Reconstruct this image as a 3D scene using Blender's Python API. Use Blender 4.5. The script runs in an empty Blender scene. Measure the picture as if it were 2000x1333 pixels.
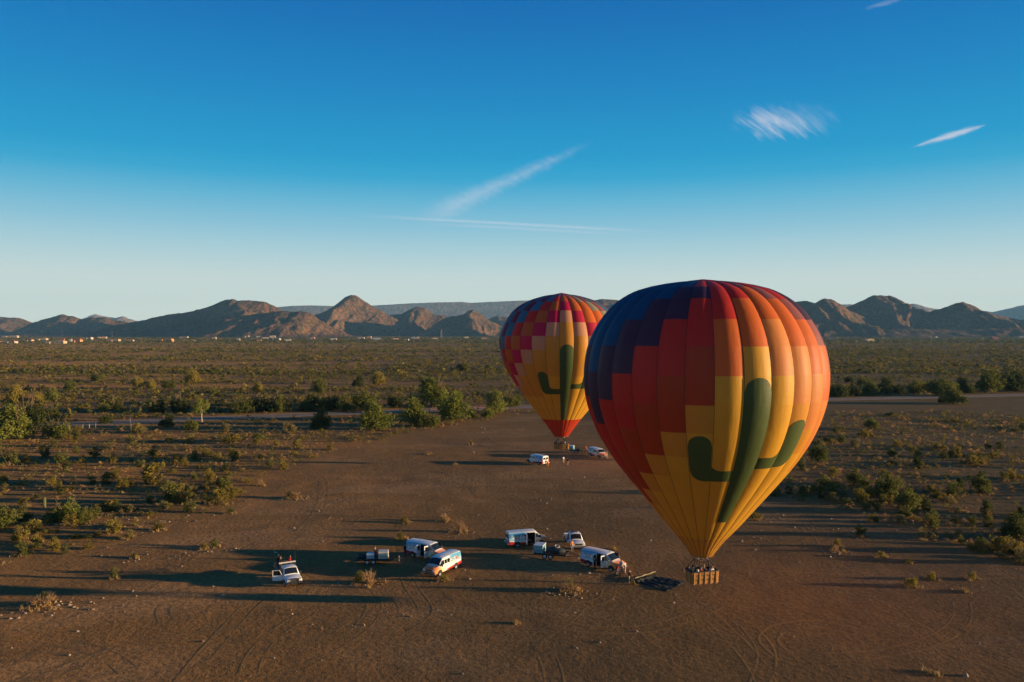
import bpy, math, random
import numpy as np
from mathutils import Vector, Matrix

random.seed(7)
RNG = np.random.default_rng(11)
scene = bpy.context.scene
COL = scene.collection
rad = math.radians

# ------------------------------------------------------------------ camera
F, CAM_H, Y0 = 1556.0, 30.0, 648.0
PITCH = math.atan((666.5 - Y0) / F)
cam_data = bpy.data.cameras.new("camera")
cam_data.sensor_width = 36.0
cam_data.lens = F / 2000 * 36.0
cam_data.clip_start = 0.5
cam_data.clip_end = 60000
cam = bpy.data.objects.new("camera", cam_data)
cam.location = (0, 0, CAM_H)
cam.rotation_euler = (math.pi / 2 - PITCH, 0, 0)
COL.objects.link(cam)
scene.camera = cam

# ------------------------------------------------------------------ sun, exposure
SUN_EL, SUN_AZ = rad(4.8), rad(-4.3)          # low sun on the right, a touch behind the camera
S = Vector((math.cos(SUN_EL) * math.cos(SUN_AZ), math.cos(SUN_EL) * math.sin(SUN_AZ), math.sin(SUN_EL)))
sun_data = bpy.data.lights.new("sun", 'SUN')
sun_data.energy = 5.0
sun_data.angle = rad(0.53)
sun_data.color = (1.0, 0.70, 0.40)
sun = bpy.data.objects.new("sun", sun_data)
sun.rotation_euler = S.to_track_quat('Z', 'Y').to_euler()
sun.location = (200, -20, 80)
COL.objects.link(sun)
scene.view_settings.view_transform = 'Standard'
scene.view_settings.look = 'None'
scene.view_settings.exposure = 1.22
scene.view_settings.gamma = 1.0
scene.view_settings.use_curve_mapping = False
scene.render.engine = 'CYCLES'
scene.cycles.use_denoising = True
scene.cycles.max_bounces = 6
scene.cycles.transparent_max_bounces = 8
scene.cycles.volume_bounces = 0


def lin(r, g, b):
    return tuple(((c / 255) / 12.92 if c / 255 <= 0.04045 else ((c / 255 + 0.055) / 1.055) ** 2.4) for c in (r, g, b))


# ------------------------------------------------------------------ sky
world = bpy.data.worlds.new("World")
scene.world = world
world.use_nodes = True
WT = world.node_tree
WT.nodes.clear()


class NT:
    """tiny helper for maths in a node tree"""
    def __init__(s, tree):
        s.t = tree

    def n(s, kind, **kw):
        nd = s.t.nodes.new(kind)
        for k, v in kw.items():
            setattr(nd, k, v)
        return nd

    def put(s, sock, v):
        if hasattr(v, 'is_output') or isinstance(v, bpy.types.NodeSocket):
            s.t.links.new(v, sock)
        else:
            sock.default_value = v

    def m(s, op, a, b=0.0, c=0.0, clamp=False):
        nd = s.n('ShaderNodeMath', operation=op, use_clamp=clamp)
        for i, v in enumerate((a, b, c)):
            s.put(nd.inputs[i], v)
        return nd.outputs[0]

    def step(s, x, a, b):
        nd = s.n('ShaderNodeMapRange', interpolation_type='SMOOTHSTEP')
        s.put(nd.inputs[0], x)
        s.put(nd.inputs[1], a)
        s.put(nd.inputs[2], b)
        s.put(nd.inputs[3], 0.0)
        s.put(nd.inputs[4], 1.0)
        return nd.outputs[0]

    def vec(s, x, y, z=0.0):
        nd = s.n('ShaderNodeCombineXYZ')
        for i, v in enumerate((x, y, z)):
            s.put(nd.inputs[i], v)
        return nd.outputs[0]

    def noise(s, vec, scale, detail=3.0, rough=0.55, dist=0.0):
        nd = s.n('ShaderNodeTexNoise')
        s.put(nd.inputs['Vector'], vec)
        nd.inputs['Scale'].default_value = scale
        nd.inputs['Detail'].default_value = detail
        nd.inputs['Roughness'].default_value = rough
        nd.inputs['Distortion'].default_value = dist
        return nd.outputs[0]

    def mix(s, fac, a, b, mode='MIX'):
        nd = s.n('ShaderNodeMix', data_type='RGBA', blend_type=mode)
        s.put(nd.inputs[0], fac)
        for i, v in ((6, a), (7, b)):
            if isinstance(v, tuple) and len(v) == 3:
                v = v + (1.0,)
            s.put(nd.inputs[i], v)
        return nd.outputs[2]

    def ramp(s, fac, stops, interp='LINEAR'):
        nd = s.n('ShaderNodeValToRGB')
        nd.color_ramp.interpolation = interp
        els = nd.color_ramp.elements
        while len(els) < len(stops):
            els.new(0.5)
        for e, (p, c) in zip(els, stops):
            e.position = p
            e.color = tuple(c) + (1.0,)
        s.put(nd.inputs[0], fac)
        return nd.outputs[0]


def build_sky():
    w = NT(WT)
    tc = w.n('ShaderNodeTexCoord')
    sep = w.n('ShaderNodeSeparateXYZ')
    WT.links.new(tc.outputs['Generated'], sep.inputs[0])
    X, Y, Z = sep.outputs
    stops = [(0.0, (226, 231, 214)), (0.03, (220, 228, 214)), (0.064, (205, 219, 214)), (0.096, (174, 207, 214)),
             (0.127, (138, 192, 213)), (0.158, (98, 178, 210)), (0.186, (45, 162, 205)), (0.212, (18, 151, 201)),
             (0.28, (8, 131, 192)), (0.335, (2, 116, 184)), (0.385, (0, 102, 175)), (0.6, (0, 74, 140)), (1.0, (0, 52, 108))]
    sky = w.ramp(Z, [(p, lin(*c)) for p, c in stops])
    nish = w.n('ShaderNodeTexSky', sky_type='NISHITA')
    nish.sun_disc = False
    nish.sun_elevation = SUN_EL
    nish.sun_rotation = math.pi / 2 - SUN_AZ
    nish.air_density = 1.0
    nish.dust_density = 0.6
    nish.ozone_density = 2.0
    scaled = w.mix(1.0, sky, (9.0, 9.0, 9.0), 'MULTIPLY')
    base = w.mix(0.005, scaled, nish.outputs[0])
    # thin cirrus and old vapour trails, laid out by direction (u to the right, v up)
    ys = w.m('MAXIMUM', Y, 0.05)
    u, v = w.m('DIVIDE', X, ys), w.m('DIVIDE', Z, ys)
    ahead = w.step(Y, 0.2, 0.5)

    def local(px, py, deg, sx, sy):
        """coordinates along / across a cloud in units of its half length and half width"""
        du, dv = w.m('SUBTRACT', u, (px - 1000) / F), w.m('SUBTRACT', v, (Y0 - py) / F)
        c, s_ = math.cos(rad(deg)), math.sin(rad(deg))
        a = w.m('ADD', w.m('MULTIPLY', du, c), w.m('MULTIPLY', dv, s_))
        b = w.m('SUBTRACT', w.m('MULTIPLY', dv, c), w.m('MULTIPLY', du, s_))
        return w.m('MULTIPLY', a, F / sx), w.m('MULTIPLY', b, F / sy)

    masks = []
    # feathery patch
    a, b = local(1532, 238, 3, 118, 42)
    warp = w.m('MULTIPLY', w.m('MULTIPLY', b, b), 0.12)
    fib = w.noise(w.vec(w.m('ADD', w.m('MULTIPLY', a, 4.2), w.m('MULTIPLY', b, 1.5)), w.m('ADD', w.m('MULTIPLY', b, 0.7), warp)), 1.6, 4.0, 0.5, 0.5)
    env = w.m('SUBTRACT', 1.0, w.m('SQRT', w.m('ADD', w.m('MULTIPLY', a, a), w.m('MULTIPLY', b, b))), clamp=False)
    tail = w.step(w.m('ADD', a, w.m('MULTIPLY', b, 0.5)), 0.7, -0.5)
    m1 = w.m('MULTIPLY', w.m('MULTIPLY', w.step(w.m('ADD', env, w.m('MULTIPLY', w.m('SUBTRACT', fib, 0.5), 1.9)), 0.0, 1.35), w.step(env, -0.25, 0.25)), w.m('ADD', w.m('MULTIPLY', tail, 0.6), 0.22))
    masks.append(m1)
    # spindle on the right
    a, b = local(1848, 268, 17.2, 80, 11)
    wid = w.m('MULTIPLY', w.m('SUBTRACT', 1.0, w.m('MULTIPLY', a, a)), w.m('ADD', 0.75, w.m('MULTIPLY', a, 0.25)))
    fib = w.noise(w.vec(w.m('MULTIPLY', a, 2.2), w.m('MULTIPLY', b, 1.6)), 1.6, 4.0, 0.6, 0.4)
    edge = w.m('SUBTRACT', wid, w.m('ABSOLUTE', b))
    m2 = w.m('MULTIPLY', w.step(w.m('ADD', edge, w.m('MULTIPLY', w.m('SUBTRACT', fib, 0.5), 0.9)), -0.1, 0.75), w.m('MULTIPLY', w.step(w.m('ABSOLUTE', a), 1.05, 0.95), 0.72))
    masks.append(m2)
    # broad slanting trail
    a, b = local(988, 356, 24.5, 175, 24)
    wid = w.m('SUBTRACT', 0.62, w.m('MULTIPLY', a, 0.4))
    fib = w.noise(w.vec(w.m('ADD', w.m('MULTIPLY', a, 9.0), w.m('MULTIPLY', b, 0.9)), w.m('MULTIPLY', b, 0.8)), 1.6, 4.0, 0.6, 0.5)
    edge = w.m('SUBTRACT', wid, w.m('ABSOLUTE', b))
    ends = w.m('MULTIPLY', w.step(w.m('ABSOLUTE', a), 1.15, 0.5), 0.36)
    m3 = w.m('MULTIPLY', w.step(w.m('ADD', edge, w.m('MULTIPLY', w.m('SUBTRACT', fib, 0.5), 1.0)), -0.3, 0.95), ends)
    masks.append(m3)
    # pair of thin trails
    for (px, py, hl, hw, amp) in ((1000, 438, 330, 3.6, 0.36), (1030, 448, 215, 3.4, 0.24)):
        a, b = local(px, py, -3.1, hl, hw)
        fib = w.noise(w.vec(w.m('MULTIPLY', a, 14.0), w.m('MULTIPLY', b, 0.5)), 1.5, 4.0, 0.6, 0.3)
        edge = w.m('SUBTRACT', 1.0, w.m('ABSOLUTE', b))
        ends = w.m('MULTIPLY', w.step(w.m('ABSOLUTE', a), 1.0, 0.35), amp)
        masks.append(w.m('MULTIPLY', w.step(w.m('ADD', edge, w.m('MULTIPLY', w.m('SUBTRACT', fib, 0.5), 1.3)), -0.25, 0.95), ends))
    # faint wisp high on the right, faint veils low on the left
    for (px, py, dg, hl, hw, amp) in ((1725, 10, 16, 50, 7, 0.16), (250, 582, 14, 80, 6, 0.07), (1530, 468, -2, 70, 3, 0.12)):
        a, b = local(px, py, dg, hl, hw)
        fib = w.noise(w.vec(w.m('MULTIPLY', a, 2.5), w.m('MULTIPLY', b, 0.9)), 1.4, 4.0, 0.6, 0.5)
        env = w.m('SUBTRACT', 1.0, w.m('SQRT', w.m('ADD', w.m('MULTIPLY', a, a), w.m('MULTIPLY', b, b))))
        masks.append(w.m('MULTIPLY', w.step(w.m('ADD', env, w.m('SUBTRACT', fib, 0.5)), 0.0, 0.9), amp))
    tot = masks[0]
    for k in masks[1:]:
        tot = w.m('MAXIMUM', tot, k)
    tot = w.m('MULTIPLY', tot, ahead, clamp=True)
    cloud = tuple(9.2 * c for c in lin(206, 210, 222))
    final = w.mix(tot, base, cloud)
    bg = w.n('ShaderNodeBackground')
    WT.links.new(final, bg.inputs[0])
    bg.inputs[1].default_value = 0.05
    out = w.n('ShaderNodeOutputWorld')
    WT.links.new(bg.outputs[0], out.inputs[0])


build_sky()

# ------------------------------------------------------------------ pixel <-> place
_f = Vector((0, math.cos(PITCH), -math.sin(PITCH)))
_u = Vector((0, math.sin(PITCH), math.cos(PITCH)))


def ray(px, py):
    return _f + Vector(((px - 1000) / F, 0, 0)) - _u * ((py - 666.5) / F)


def G(px, py, h=0.0):
    """point on the ground (or at height h) seen at this place of the photograph"""
    d = ray(px, py)
    t = (h - CAM_H) / d.z
    return Vector((d.x * t, d.y * t, h))


def at(px, py, dist):
    d = ray(px, py)
    t = dist / d.y
    return Vector((d.x * t, dist, CAM_H + d.z * t))


def px_of(x, y, z=0.0):
    """vectorised projection of world points"""
    yy = y * math.cos(PITCH) - (z - CAM_H) * math.sin(PITCH)
    zz = y * math.sin(PITCH) + (z - CAM_H) * math.cos(PITCH)
    return 1000 + F * x / yy, 666.5 - F * zz / yy


# ------------------------------------------------------------------ noise
_T = np.random.default_rng(3).permutation(1024)
_V = np.random.default_rng(4).random(1024)


def vnoise(x, y, seed=0):
    x = np.asarray(x, float)
    y = np.asarray(y, float)
    xi, yi = np.floor(x).astype(np.int64), np.floor(y).astype(np.int64)
    fx, fy = x - xi, y - yi
    fx, fy = fx * fx * fx * (fx * (fx * 6 - 15) + 10), fy * fy * fy * (fy * (fy * 6 - 15) + 10)

    def h(a, b):
        return _V[_T[(_T[(a + seed * 57) & 1023] + b + seed * 131) & 1023]]
    return ((h(xi, yi) * (1 - fx) + h(xi + 1, yi) * fx) * (1 - fy) + (h(xi, yi + 1) * (1 - fx) + h(xi + 1, yi + 1) * fx) * fy)


def fbm(x, y, octv=4, seed=0, gain=0.5):
    s, a, t = 0.0, 1.0, 0.0
    for o in range(octv):
        s = s + a * vnoise(x * 2 ** o + 17.3 * o, y * 2 ** o - 9.1 * o, seed + o)
        t += a
        a *= gain
    return s / t


def ridged(x, y, octv=4, seed=0):
    s, a, t = 0.0, 1.0, 0.0
    for o in range(octv):
        s = s + a * (1 - np.abs(2 * vnoise(x * 2 ** o + 5.1 * o, y * 2 ** o + 3.7 * o, seed + o) - 1))
        t += a
        a *= 0.5
    return s / t


def inside(poly, x, y):
    x, y = np.asarray(x, float), np.asarray(y, float)
    r = np.zeros(x.shape, bool)
    n = len(poly)
    for i in range(n):
        x1, y1 = poly[i]
        x2, y2 = poly[(i + 1) % n]
        if y1 == y2:
            continue
        c = ((y1 > y) != (y2 > y)) & (x < (x2 - x1) * (y - y1) / (y2 - y1) + x1)
        r ^= c
    return r


CLEAR_PX = [(1000, 812), (860, 837), (760, 858), (660, 880), (590, 905), (520, 935), (470, 965), (420, 997), (330, 1032), (230, 1062),
            (100, 1092), (0, 1110), (-400, 1135), (-900, 1500), (2900, 1500), (2500, 1130), (2000, 1105), (1880, 1072), (1800, 1040),
            (1700, 1010), (1600, 985), (1480, 965), (1420, 930), (1350, 880), (1250, 835), (1150, 806)]
CLEAR = [tuple(G(a, b).xy) for a, b in CLEAR_PX]
ROAD_PX = [(-700, 871), (-300, 852), (75, 832), (330, 820.5), (560, 811.5), (860, 800.5), (1040, 794), (1330, 786.5), (1620, 780.5), (2000, 771.5), (2400, 764), (2900, 756)]
ROAD = np.array([tuple(G(a, b).xy) for a, b in ROAD_PX])


def road_dist(x, y):
    yr = np.interp(x, ROAD[:, 0], ROAD[:, 1])
    return (y - yr) * 0.95


def relief(x, y):
    """gentle unevenness of the desert floor near the camera"""
    x, y = np.asarray(x, float), np.asarray(y, float)
    fade = np.clip((235 - y) / 30, 0, 1) * np.clip((260 - np.abs(x)) / 60, 0, 1)
    a = (fbm(x / 14, y / 14, 3, 20) - 0.5) * 0.22 + (fbm(x / 3.1, y / 3.1, 2, 25) - 0.5) * 0.07
    return a * fade


def zg(x, y):
    return float(relief(np.array([x]), np.array([y]))[0])


# ------------------------------------------------------------------ materials
MATS = {}


def new_mat(name):
    m = bpy.data.materials.new(name)
    m.use_nodes = True
    m.node_tree.nodes.clear()
    return m, NT(m.node_tree)


def finish(m, k, shader):
    o = k.n('ShaderNodeOutputMaterial')
    m.node_tree.links.new(shader, o.inputs[0])
    MATS[m.name] = m
    return m


def principled(k, col, rough=0.6, spec=0.4, metal=0.0, normal=None):
    p = k.n('ShaderNodeBsdfPrincipled')
    k.put(p.inputs['Base Color'], col + (1.0,) if isinstance(col, tuple) else col)
    k.put(p.inputs['Roughness'], rough)
    p.inputs['Specular IOR Level'].default_value = spec
    p.inputs['Metallic'].default_value = metal
    if normal is not None:
        k.put(p.inputs['Normal'], normal)
    return p


def bump(k, height, strength=0.5, dist=0.1):
    b = k.n('ShaderNodeBump')
    b.inputs['Strength'].default_value = strength
    b.inputs['Distance'].default_value = dist
    k.put(b.inputs['Height'], height)
    return b.outputs[0]


def plain(name, col, rough=0.6, spec=0.4, metal=0.0, var=0.18, scale=6.0):
    """solid colour with a little dust and unevenness"""
    if name in MATS:
        return MATS[name]
    m, k = new_mat(name)
    tc = k.n('ShaderNodeTexCoord')
    n = k.noise(tc.outputs['Object'], scale, 3)
    c = k.mix(k.step(n, 0.35, 0.75), tuple(x * (1 - var) for x in col), tuple(min(1, x * (1 + var * 0.6)) for x in col))
    r = k.m('ADD', rough - 0.08, k.m('MULTIPLY', n, 0.16))
    p = principled(k, c, r, spec, metal)
    return finish(m, k, p.outputs[0])


def fabric(name, col, trans=0.3):
    if name in MATS:
        return MATS[name]
    m, k = new_mat(name)
    tc = k.n('ShaderNodeTexCoord')
    sep = k.n('ShaderNodeSeparateXYZ')
    m.node_tree.links.new(tc.outputs['Object'], sep.inputs[0])
    n = k.noise(k.vec(k.m('MULTIPLY', sep.outputs[0], 1.2), k.m('MULTIPLY', sep.outputs[1], 1.2), k.m('MULTIPLY', sep.outputs[2], 0.25)), 1.6, 3, 0.5)
    fade = k.noise(tc.outputs['Object'], 0.35, 2)
    c = k.mix(fade, tuple(x * 0.9 for x in col), tuple(min(1, x * 1.06) for x in col))
    p = principled(k, c, 0.55, 0.25, 0.0, bump(k, k.m('ADD', n, k.m('MULTIPLY', k.noise(k.vec(k.m('MULTIPLY', sep.outputs[0], 0.5), k.m('MULTIPLY', sep.outputs[1], 0.5), k.m('MULTIPLY', sep.outputs[2], 3.0)), 1.5, 3, 0.6), 0.5)), 0.16, 0.2))
    t = k.n('ShaderNodeBsdfTranslucent')
    k.put(t.inputs[0], c)
    mx = k.n('ShaderNodeMixShader')
    mx.inputs[0].default_value = trans
    m.node_tree.links.new(p.outputs[0], mx.inputs[1])
    m.node_tree.links.new(t.outputs[0], mx.inputs[2])
    return finish(m, k, mx.outputs[0])


def leaf(name, col, col2, trans=0.38):
    if name in MATS:
        return MATS[name]
    m, k = new_mat(name)
    geo = k.n('ShaderNodeNewGeometry')
    oi = k.n('ShaderNodeObjectInfo')
    n = k.noise(geo.outputs['Position'], 0.9, 2)
    f = k.m('ADD', k.m('MULTIPLY', n, 0.9), k.m('MULTIPLY', oi.outputs['Random'], 0.3), clamp=True)
    c = k.mix(k.step(f, 0.3, 0.85), col, col2)
    d = k.n('ShaderNodeBsdfDiffuse')
    k.put(d.inputs[0], c)
    t = k.n('ShaderNodeBsdfTranslucent')
    k.put(t.inputs[0], c)
    mx = k.n('ShaderNodeMixShader')
    mx.inputs[0].default_value = trans
    m.node_tree.links.new(d.outputs[0], mx.inputs[1])
    m.node_tree.links.new(t.outputs[0], mx.inputs[2])
    return finish(m, k, mx.outputs[0])


def ground_material():
    m, k = new_mat("desert_soil")
    geo = k.n('ShaderNodeNewGeometry')
    P = geo.outputs['Position']
    at_ = k.n('ShaderNodeAttribute', attribute_name='clearing')
    clear = at_.outputs['Fac']
    sep = k.n('ShaderNodeSeparateXYZ')
    m.node_tree.links.new(P, sep.inputs[0])
    big = k.noise(P, 0.022, 4, 0.55)
    mid = k.noise(P, 0.17, 4, 0.6)
    fine = k.noise(P, 1.6, 4, 0.65)
    grit = k.noise(P, 7.0, 3, 0.7)
    # stretched patches, dry grass bands of the plain
    band = k.noise(k.vec(k.m('MULTIPLY', sep.outputs[0], 0.3), sep.outputs[1]), 0.022, 5, 0.6)
    drive = k.noise(k.vec(k.m('MULTIPLY', sep.outputs[0], 0.35), sep.outputs[1]), 0.28, 4, 0.6, 0.8)
    c1 = k.mix(k.step(big, 0.35, 0.65), (0.271, 0.137, 0.042), (0.227, 0.123, 0.044))
    c1 = k.mix(k.m('MULTIPLY', k.step(mid, 0.5, 0.75), 0.55), c1, (0.175, 0.100, 0.037))
    c1 = k.mix(k.m('MULTIPLY', k.step(drive, 0.52, 0.68), 0.35), c1, (0.313, 0.163, 0.053))
    pale = k.m('MULTIPLY', k.step(k.noise(k.vec(k.m('MULTIPLY', sep.outputs[0], 0.45), sep.outputs[1]), 0.045, 5, 0.62, 0.6), 0.47, 0.66), 0.6)
    c1 = k.mix(pale, c1, (0.42, 0.235, 0.10))
    c1 = k.mix(k.m('MULTIPLY', k.step(k.noise(P, 0.06, 5, 0.65, 1.0), 0.54, 0.70), 0.5), c1, (0.155, 0.09, 0.045))
    c2 = k.mix(k.step(mid, 0.35, 0.7), (0.263, 0.143, 0.045), (0.197, 0.109, 0.038))
    c2 = k.mix(k.m('MULTIPLY', k.step(band, 0.47, 0.6), 0.75), c2, (0.336, 0.156, 0.041))
    c2 = k.mix(k.m('MULTIPLY', k.step(k.noise(P, 0.45, 3), 0.55, 0.72), 0.5), c2, (0.277, 0.173, 0.045))
    col = k.mix(clear, c2, c1)
    col = k.mix(k.m('MULTIPLY', k.step(fine, 0.42, 0.62), 0.55), col, (0.154, 0.083, 0.029))
    spk = k.step(grit, 0.66, 0.74)
    col = k.mix(k.m('MULTIPLY', spk, 0.4), col, (0.336, 0.218, 0.105))
    col = k.mix(k.m('MULTIPLY', k.step(grit, 0.36, 0.28), 0.4), col, (0.080, 0.047, 0.024))
    h = k.m('ADD', k.m('MULTIPLY', fine, 0.5), k.m('ADD', k.m('MULTIPLY', grit, 0.16), k.m('MULTIPLY', mid, 0.9)))
    b = bump(k, h, 1.0, 0.42)
    p = principled(k, col, 0.95, 0.1, 0.0, b)
    p.inputs['Diffuse Roughness'].default_value = 0.6
    return finish(m, k, p.outputs[0])


def hill_material(name, rock, scrub, scale):
    m, k = new_mat(name)
    geo = k.n('ShaderNodeNewGeometry')
    P = geo.outputs['Position']
    a = k.noise(P, 0.004 * scale, 5, 0.6)
    b_ = k.noise(P, 0.045 * scale, 3, 0.7)
    c = k.mix(k.step(a, 0.35, 0.65), rock, tuple(x * 0.72 for x in rock))
    c = k.mix(k.m('MULTIPLY', k.step(b_, 0.44, 0.56), 0.85), c, scrub)
    h = k.m('ADD', k.m('MULTIPLY', k.noise(P, 0.012 * scale, 4, 0.6), 1.0), k.m('MULTIPLY', b_, 0.6))
    p = principled(k, c, 0.95, 0.05, 0.0, bump(k, h, 1.0, 17.0))
    return finish(m, k, p.outputs[0])


def livery_material():
    """white passenger van wrap: sky blue picture on the rear sides, red swoosh low down, orange fading in from the nose"""
    m, k = new_mat("van_wrap")
    tc = k.n('ShaderNodeTexCoord')
    sep = k.n('ShaderNodeSeparateXYZ')
    O = tc.outputs['Object']
    m.node_tree.links.new(O, sep.inputs[0])
    X, Y, Z = sep.outputs
    side = k.step(k.m('ABSOLUTE', Y), 0.8, 0.86)
    white = (0.74, 0.74, 0.72)
    col = k.mix(k.noise(O, 1.5, 3), white, (0.68, 0.68, 0.67))
    blue = k.mix(k.step(Z, 0.9, 1.9), (0.35, 0.55, 0.68), (0.06, 0.30, 0.52))
    col = k.mix(k.m('MULTIPLY', side, k.m('MULTIPLY', k.step(X, 0.5, -0.8), k.step(Z, 0.75, 1.05))), col, blue)
    vor = k.n('ShaderNodeTexVoronoi')
    vor.inputs['Scale'].default_value = 4.2
    m.node_tree.links.new(O, vor.inputs['Vector'])
    hue = k.ramp(k.noise(vor.outputs['Position'], 3.1, 0), [(0.30, (0.03, 0.06, 0.16)), (0.42, (0.55, 0.08, 0.03)), (0.5, (0.85, 0.8, 0.75)), (0.58, (0.9, 0.55, 0.06)), (0.68, (0.07, 0.28, 0.16))], 'CONSTANT')
    pic = k.m('MULTIPLY', side, k.m('MULTIPLY', k.m('MULTIPLY', k.step(X, 0.0, -0.2), k.step(X, -2.35, -2.2)), k.m('MULTIPLY', k.step(Z, 1.12, 1.2), k.step(Z, 1.72, 1.6))))
    col = k.mix(k.m('MULTIPLY', pic, k.step(vor.outputs['Distance'], 0.62, 0.42)), col, hue)
    # orange towards the nose, low on the sides and on the bonnet
    ox = k.m('ADD', k.m('MULTIPLY', k.step(X, 0.2, 2.6), 1.0), k.m('MULTIPLY', k.step(Z, 1.15, 0.55), 0.35))
    orange = k.mix(k.step(X, 1.0, 2.9), (0.78, 0.52, 0.25), (0.72, 0.20, 0.06))
    col = k.mix(k.m('MULTIPLY', k.step(ox, 0.35, 0.95), k.step(Z, 1.45, 1.15)), col, orange)
    sw = k.m('SUBTRACT', k.m('ADD', 0.62, k.m('MULTIPLY', X, -0.09)), Z)
    red = k.m('MULTIPLY', k.step(sw, -0.02, 0.02), k.step(X, 0.9, 0.1))
    col = k.mix(red, col, (0.42, 0.025, 0.03))
    p = principled(k, col, 0.32, 0.5)
    return finish(m, k, p.outputs[0])


M_GROUND = ground_material()
M_WRAP = livery_material()
M_GLASS = plain("tinted_glass", (0.012, 0.016, 0.02), 0.08, 0.7)
M_TYRE = plain("tyre_rubber", (0.02, 0.02, 0.02), 0.85, 0.2)
M_RIM = plain("wheel_metal", (0.55, 0.55, 0.56), 0.35, 0.5, 0.6)
M_CHROME = plain("bright_trim", (0.45, 0.45, 0.46), 0.25, 0.5, 0.8)
M_BLACK = plain("black_plastic", (0.018, 0.018, 0.02), 0.5, 0.4)
M_DARKIN = plain("dark_interior", (0.03, 0.028, 0.027), 0.8, 0.2)
M_LAMP = plain("clear_lamp_lens", (0.75, 0.74, 0.7), 0.15, 0.6)
M_REDLAMP = plain("red_lamp_lens", (0.45, 0.02, 0.02), 0.2, 0.6)
M_WHITE = plain("white_paint", (0.74, 0.74, 0.73), 0.3, 0.5)
M_WICKER = None


# ------------------------------------------------------------------ mesh builder
class MB:
    def __init__(s):
        s.v, s.f, s.m = [], [], []

    def add(s, verts, faces, mi=0, M=None):
        o = len(s.v)
        for p in verts:
            p = Vector(p)
            s.v.append(tuple(M @ p if M is not None else p))
        for f in faces:
            s.f.append(tuple(i + o for i in f))
            s.m.append(mi)
        return s

    def box(s, c, d, mi=0, M=None, taper=1.0):
        x, y, z = d[0] / 2, d[1] / 2, d[2] / 2
        vs = [(c[0] + sx * x * (taper if sz > 0 else 1), c[1] + sy * y * (taper if sz > 0 else 1), c[2] + sz * z)
              for sz in (-1, 1) for sx, sy in ((-1, -1), (1, -1), (1, 1), (-1, 1))]
        fs = [(3, 2, 1, 0), (4, 5, 6, 7)] + [(i, (i + 1) % 4, 4 + (i + 1) % 4, 4 + i) for i in range(4)]
        return s.add(vs, fs, mi, M)

    def tube(s, p, q, r, r2=None, n=6, mi=0, M=None, caps=True):
        p, q = Vector(p), Vector(q)
        r2 = r if r2 is None else r2
        ax = (q - p).normalized()
        a = ax.orthogonal().normalized()
        b = ax.cross(a)
        vs = []
        for c, rr in ((p, r), (q, r2)):
            for i in range(n):
                t = 2 * math.pi * i / n
                vs.append(c + a * (rr * math.cos(t)) + b * (rr * math.sin(t)))
        fs = [(i, (i + 1) % n, n + (i + 1) % n, n + i) for i in range(n)]
        if caps:
            fs += [tuple(range(n - 1, -1, -1)), tuple(range(n, 2 * n))]
        return s.add(vs, fs, mi, M)

    def path(s, pts, radii, n=5, mi=0):
        for i in range(len(pts) - 1):
            s.tube(pts[i], pts[i + 1], radii[i], radii[i + 1], n, mi, None, i in (0, len(pts) - 2))
        return s

    def loft(s, rings, mi=0, closed=True, caps=True, M=None, skip=()):
        n = len(rings[0])
        vs = [p for r in rings for p in r]
        fs = []
        for i in range(len(rings) - 1):
            for j in range(n if closed else n - 1):
                if (i, j) in skip:
                    continue
                fs.append((i * n + j, i * n + (j + 1) % n, (i + 1) * n + (j + 1) % n, (i + 1) * n + j))
        if caps:
            fs += [tuple(range(n - 1, -1, -1)), tuple((len(rings) - 1) * n + j for j in range(n))]
        return s.add(vs, fs, mi, M)

    def mesh(s, name, mats, smooth=None):
        me = bpy.data.meshes.new(name)
        me.from_pydata(s.v, [], s.f)
        for m in (mats if isinstance(mats, (list, tuple)) else [mats]):
            me.materials.append(m)
        me.polygons.foreach_set('material_index', s.m)
        if smooth:
            me.shade_smooth()
            me.set_sharp_from_angle(angle=rad(smooth))
        me.update()
        return me

    def build(s, name, mats, parent=None, smooth=None):
        return link(name, s.mesh(name, mats, smooth), parent)


def link(name, me, parent=None):
    o = bpy.data.objects.new(name, me)
    COL.objects.link(o)
    if parent is not None:
        o.parent = parent
    return o


def tag(o, label=None, cat=None, group=None, kind=None):
    for k_, v_ in (('label', label), ('category', cat), ('group', group), ('kind', kind)):
        if v_:
            o[k_] = v_
    return o


def thing(name, loc, rotz, label, cat, group=None):
    o = bpy.data.objects.new(name, None)
    o.empty_display_size = 0.3
    COL.objects.link(o)
    o.location = loc
    o.rotation_euler = (0, 0, rotz)
    return tag(o, label, cat, group)


def array_mesh(name, V, Q, mats, midx=None, smooth=False):
    """mesh from numpy arrays; Q is (n,3) or (n,4)"""
    me = bpy.data.meshes.new(name)
    k = Q.shape[1]
    me.vertices.add(len(V))
    me.vertices.foreach_set('co', np.ascontiguousarray(V, np.float32).ravel())
    me.loops.add(Q.size)
    me.loops.foreach_set('vertex_index', np.ascontiguousarray(Q, np.int32).ravel())
    me.polygons.add(len(Q))
    me.polygons.foreach_set('loop_start', np.arange(0, Q.size, k, dtype=np.int32))
    for m in (mats if isinstance(mats, (list, tuple)) else [mats]):
        me.materials.append(m)
    if midx is not None:
        me.polygons.foreach_set('material_index', np.ascontiguousarray(midx, np.int32))
    me.polygons.foreach_set('use_smooth', np.full(len(Q), smooth))
    me.update(calc_edges=True)
    me.validate()
    return me


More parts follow.
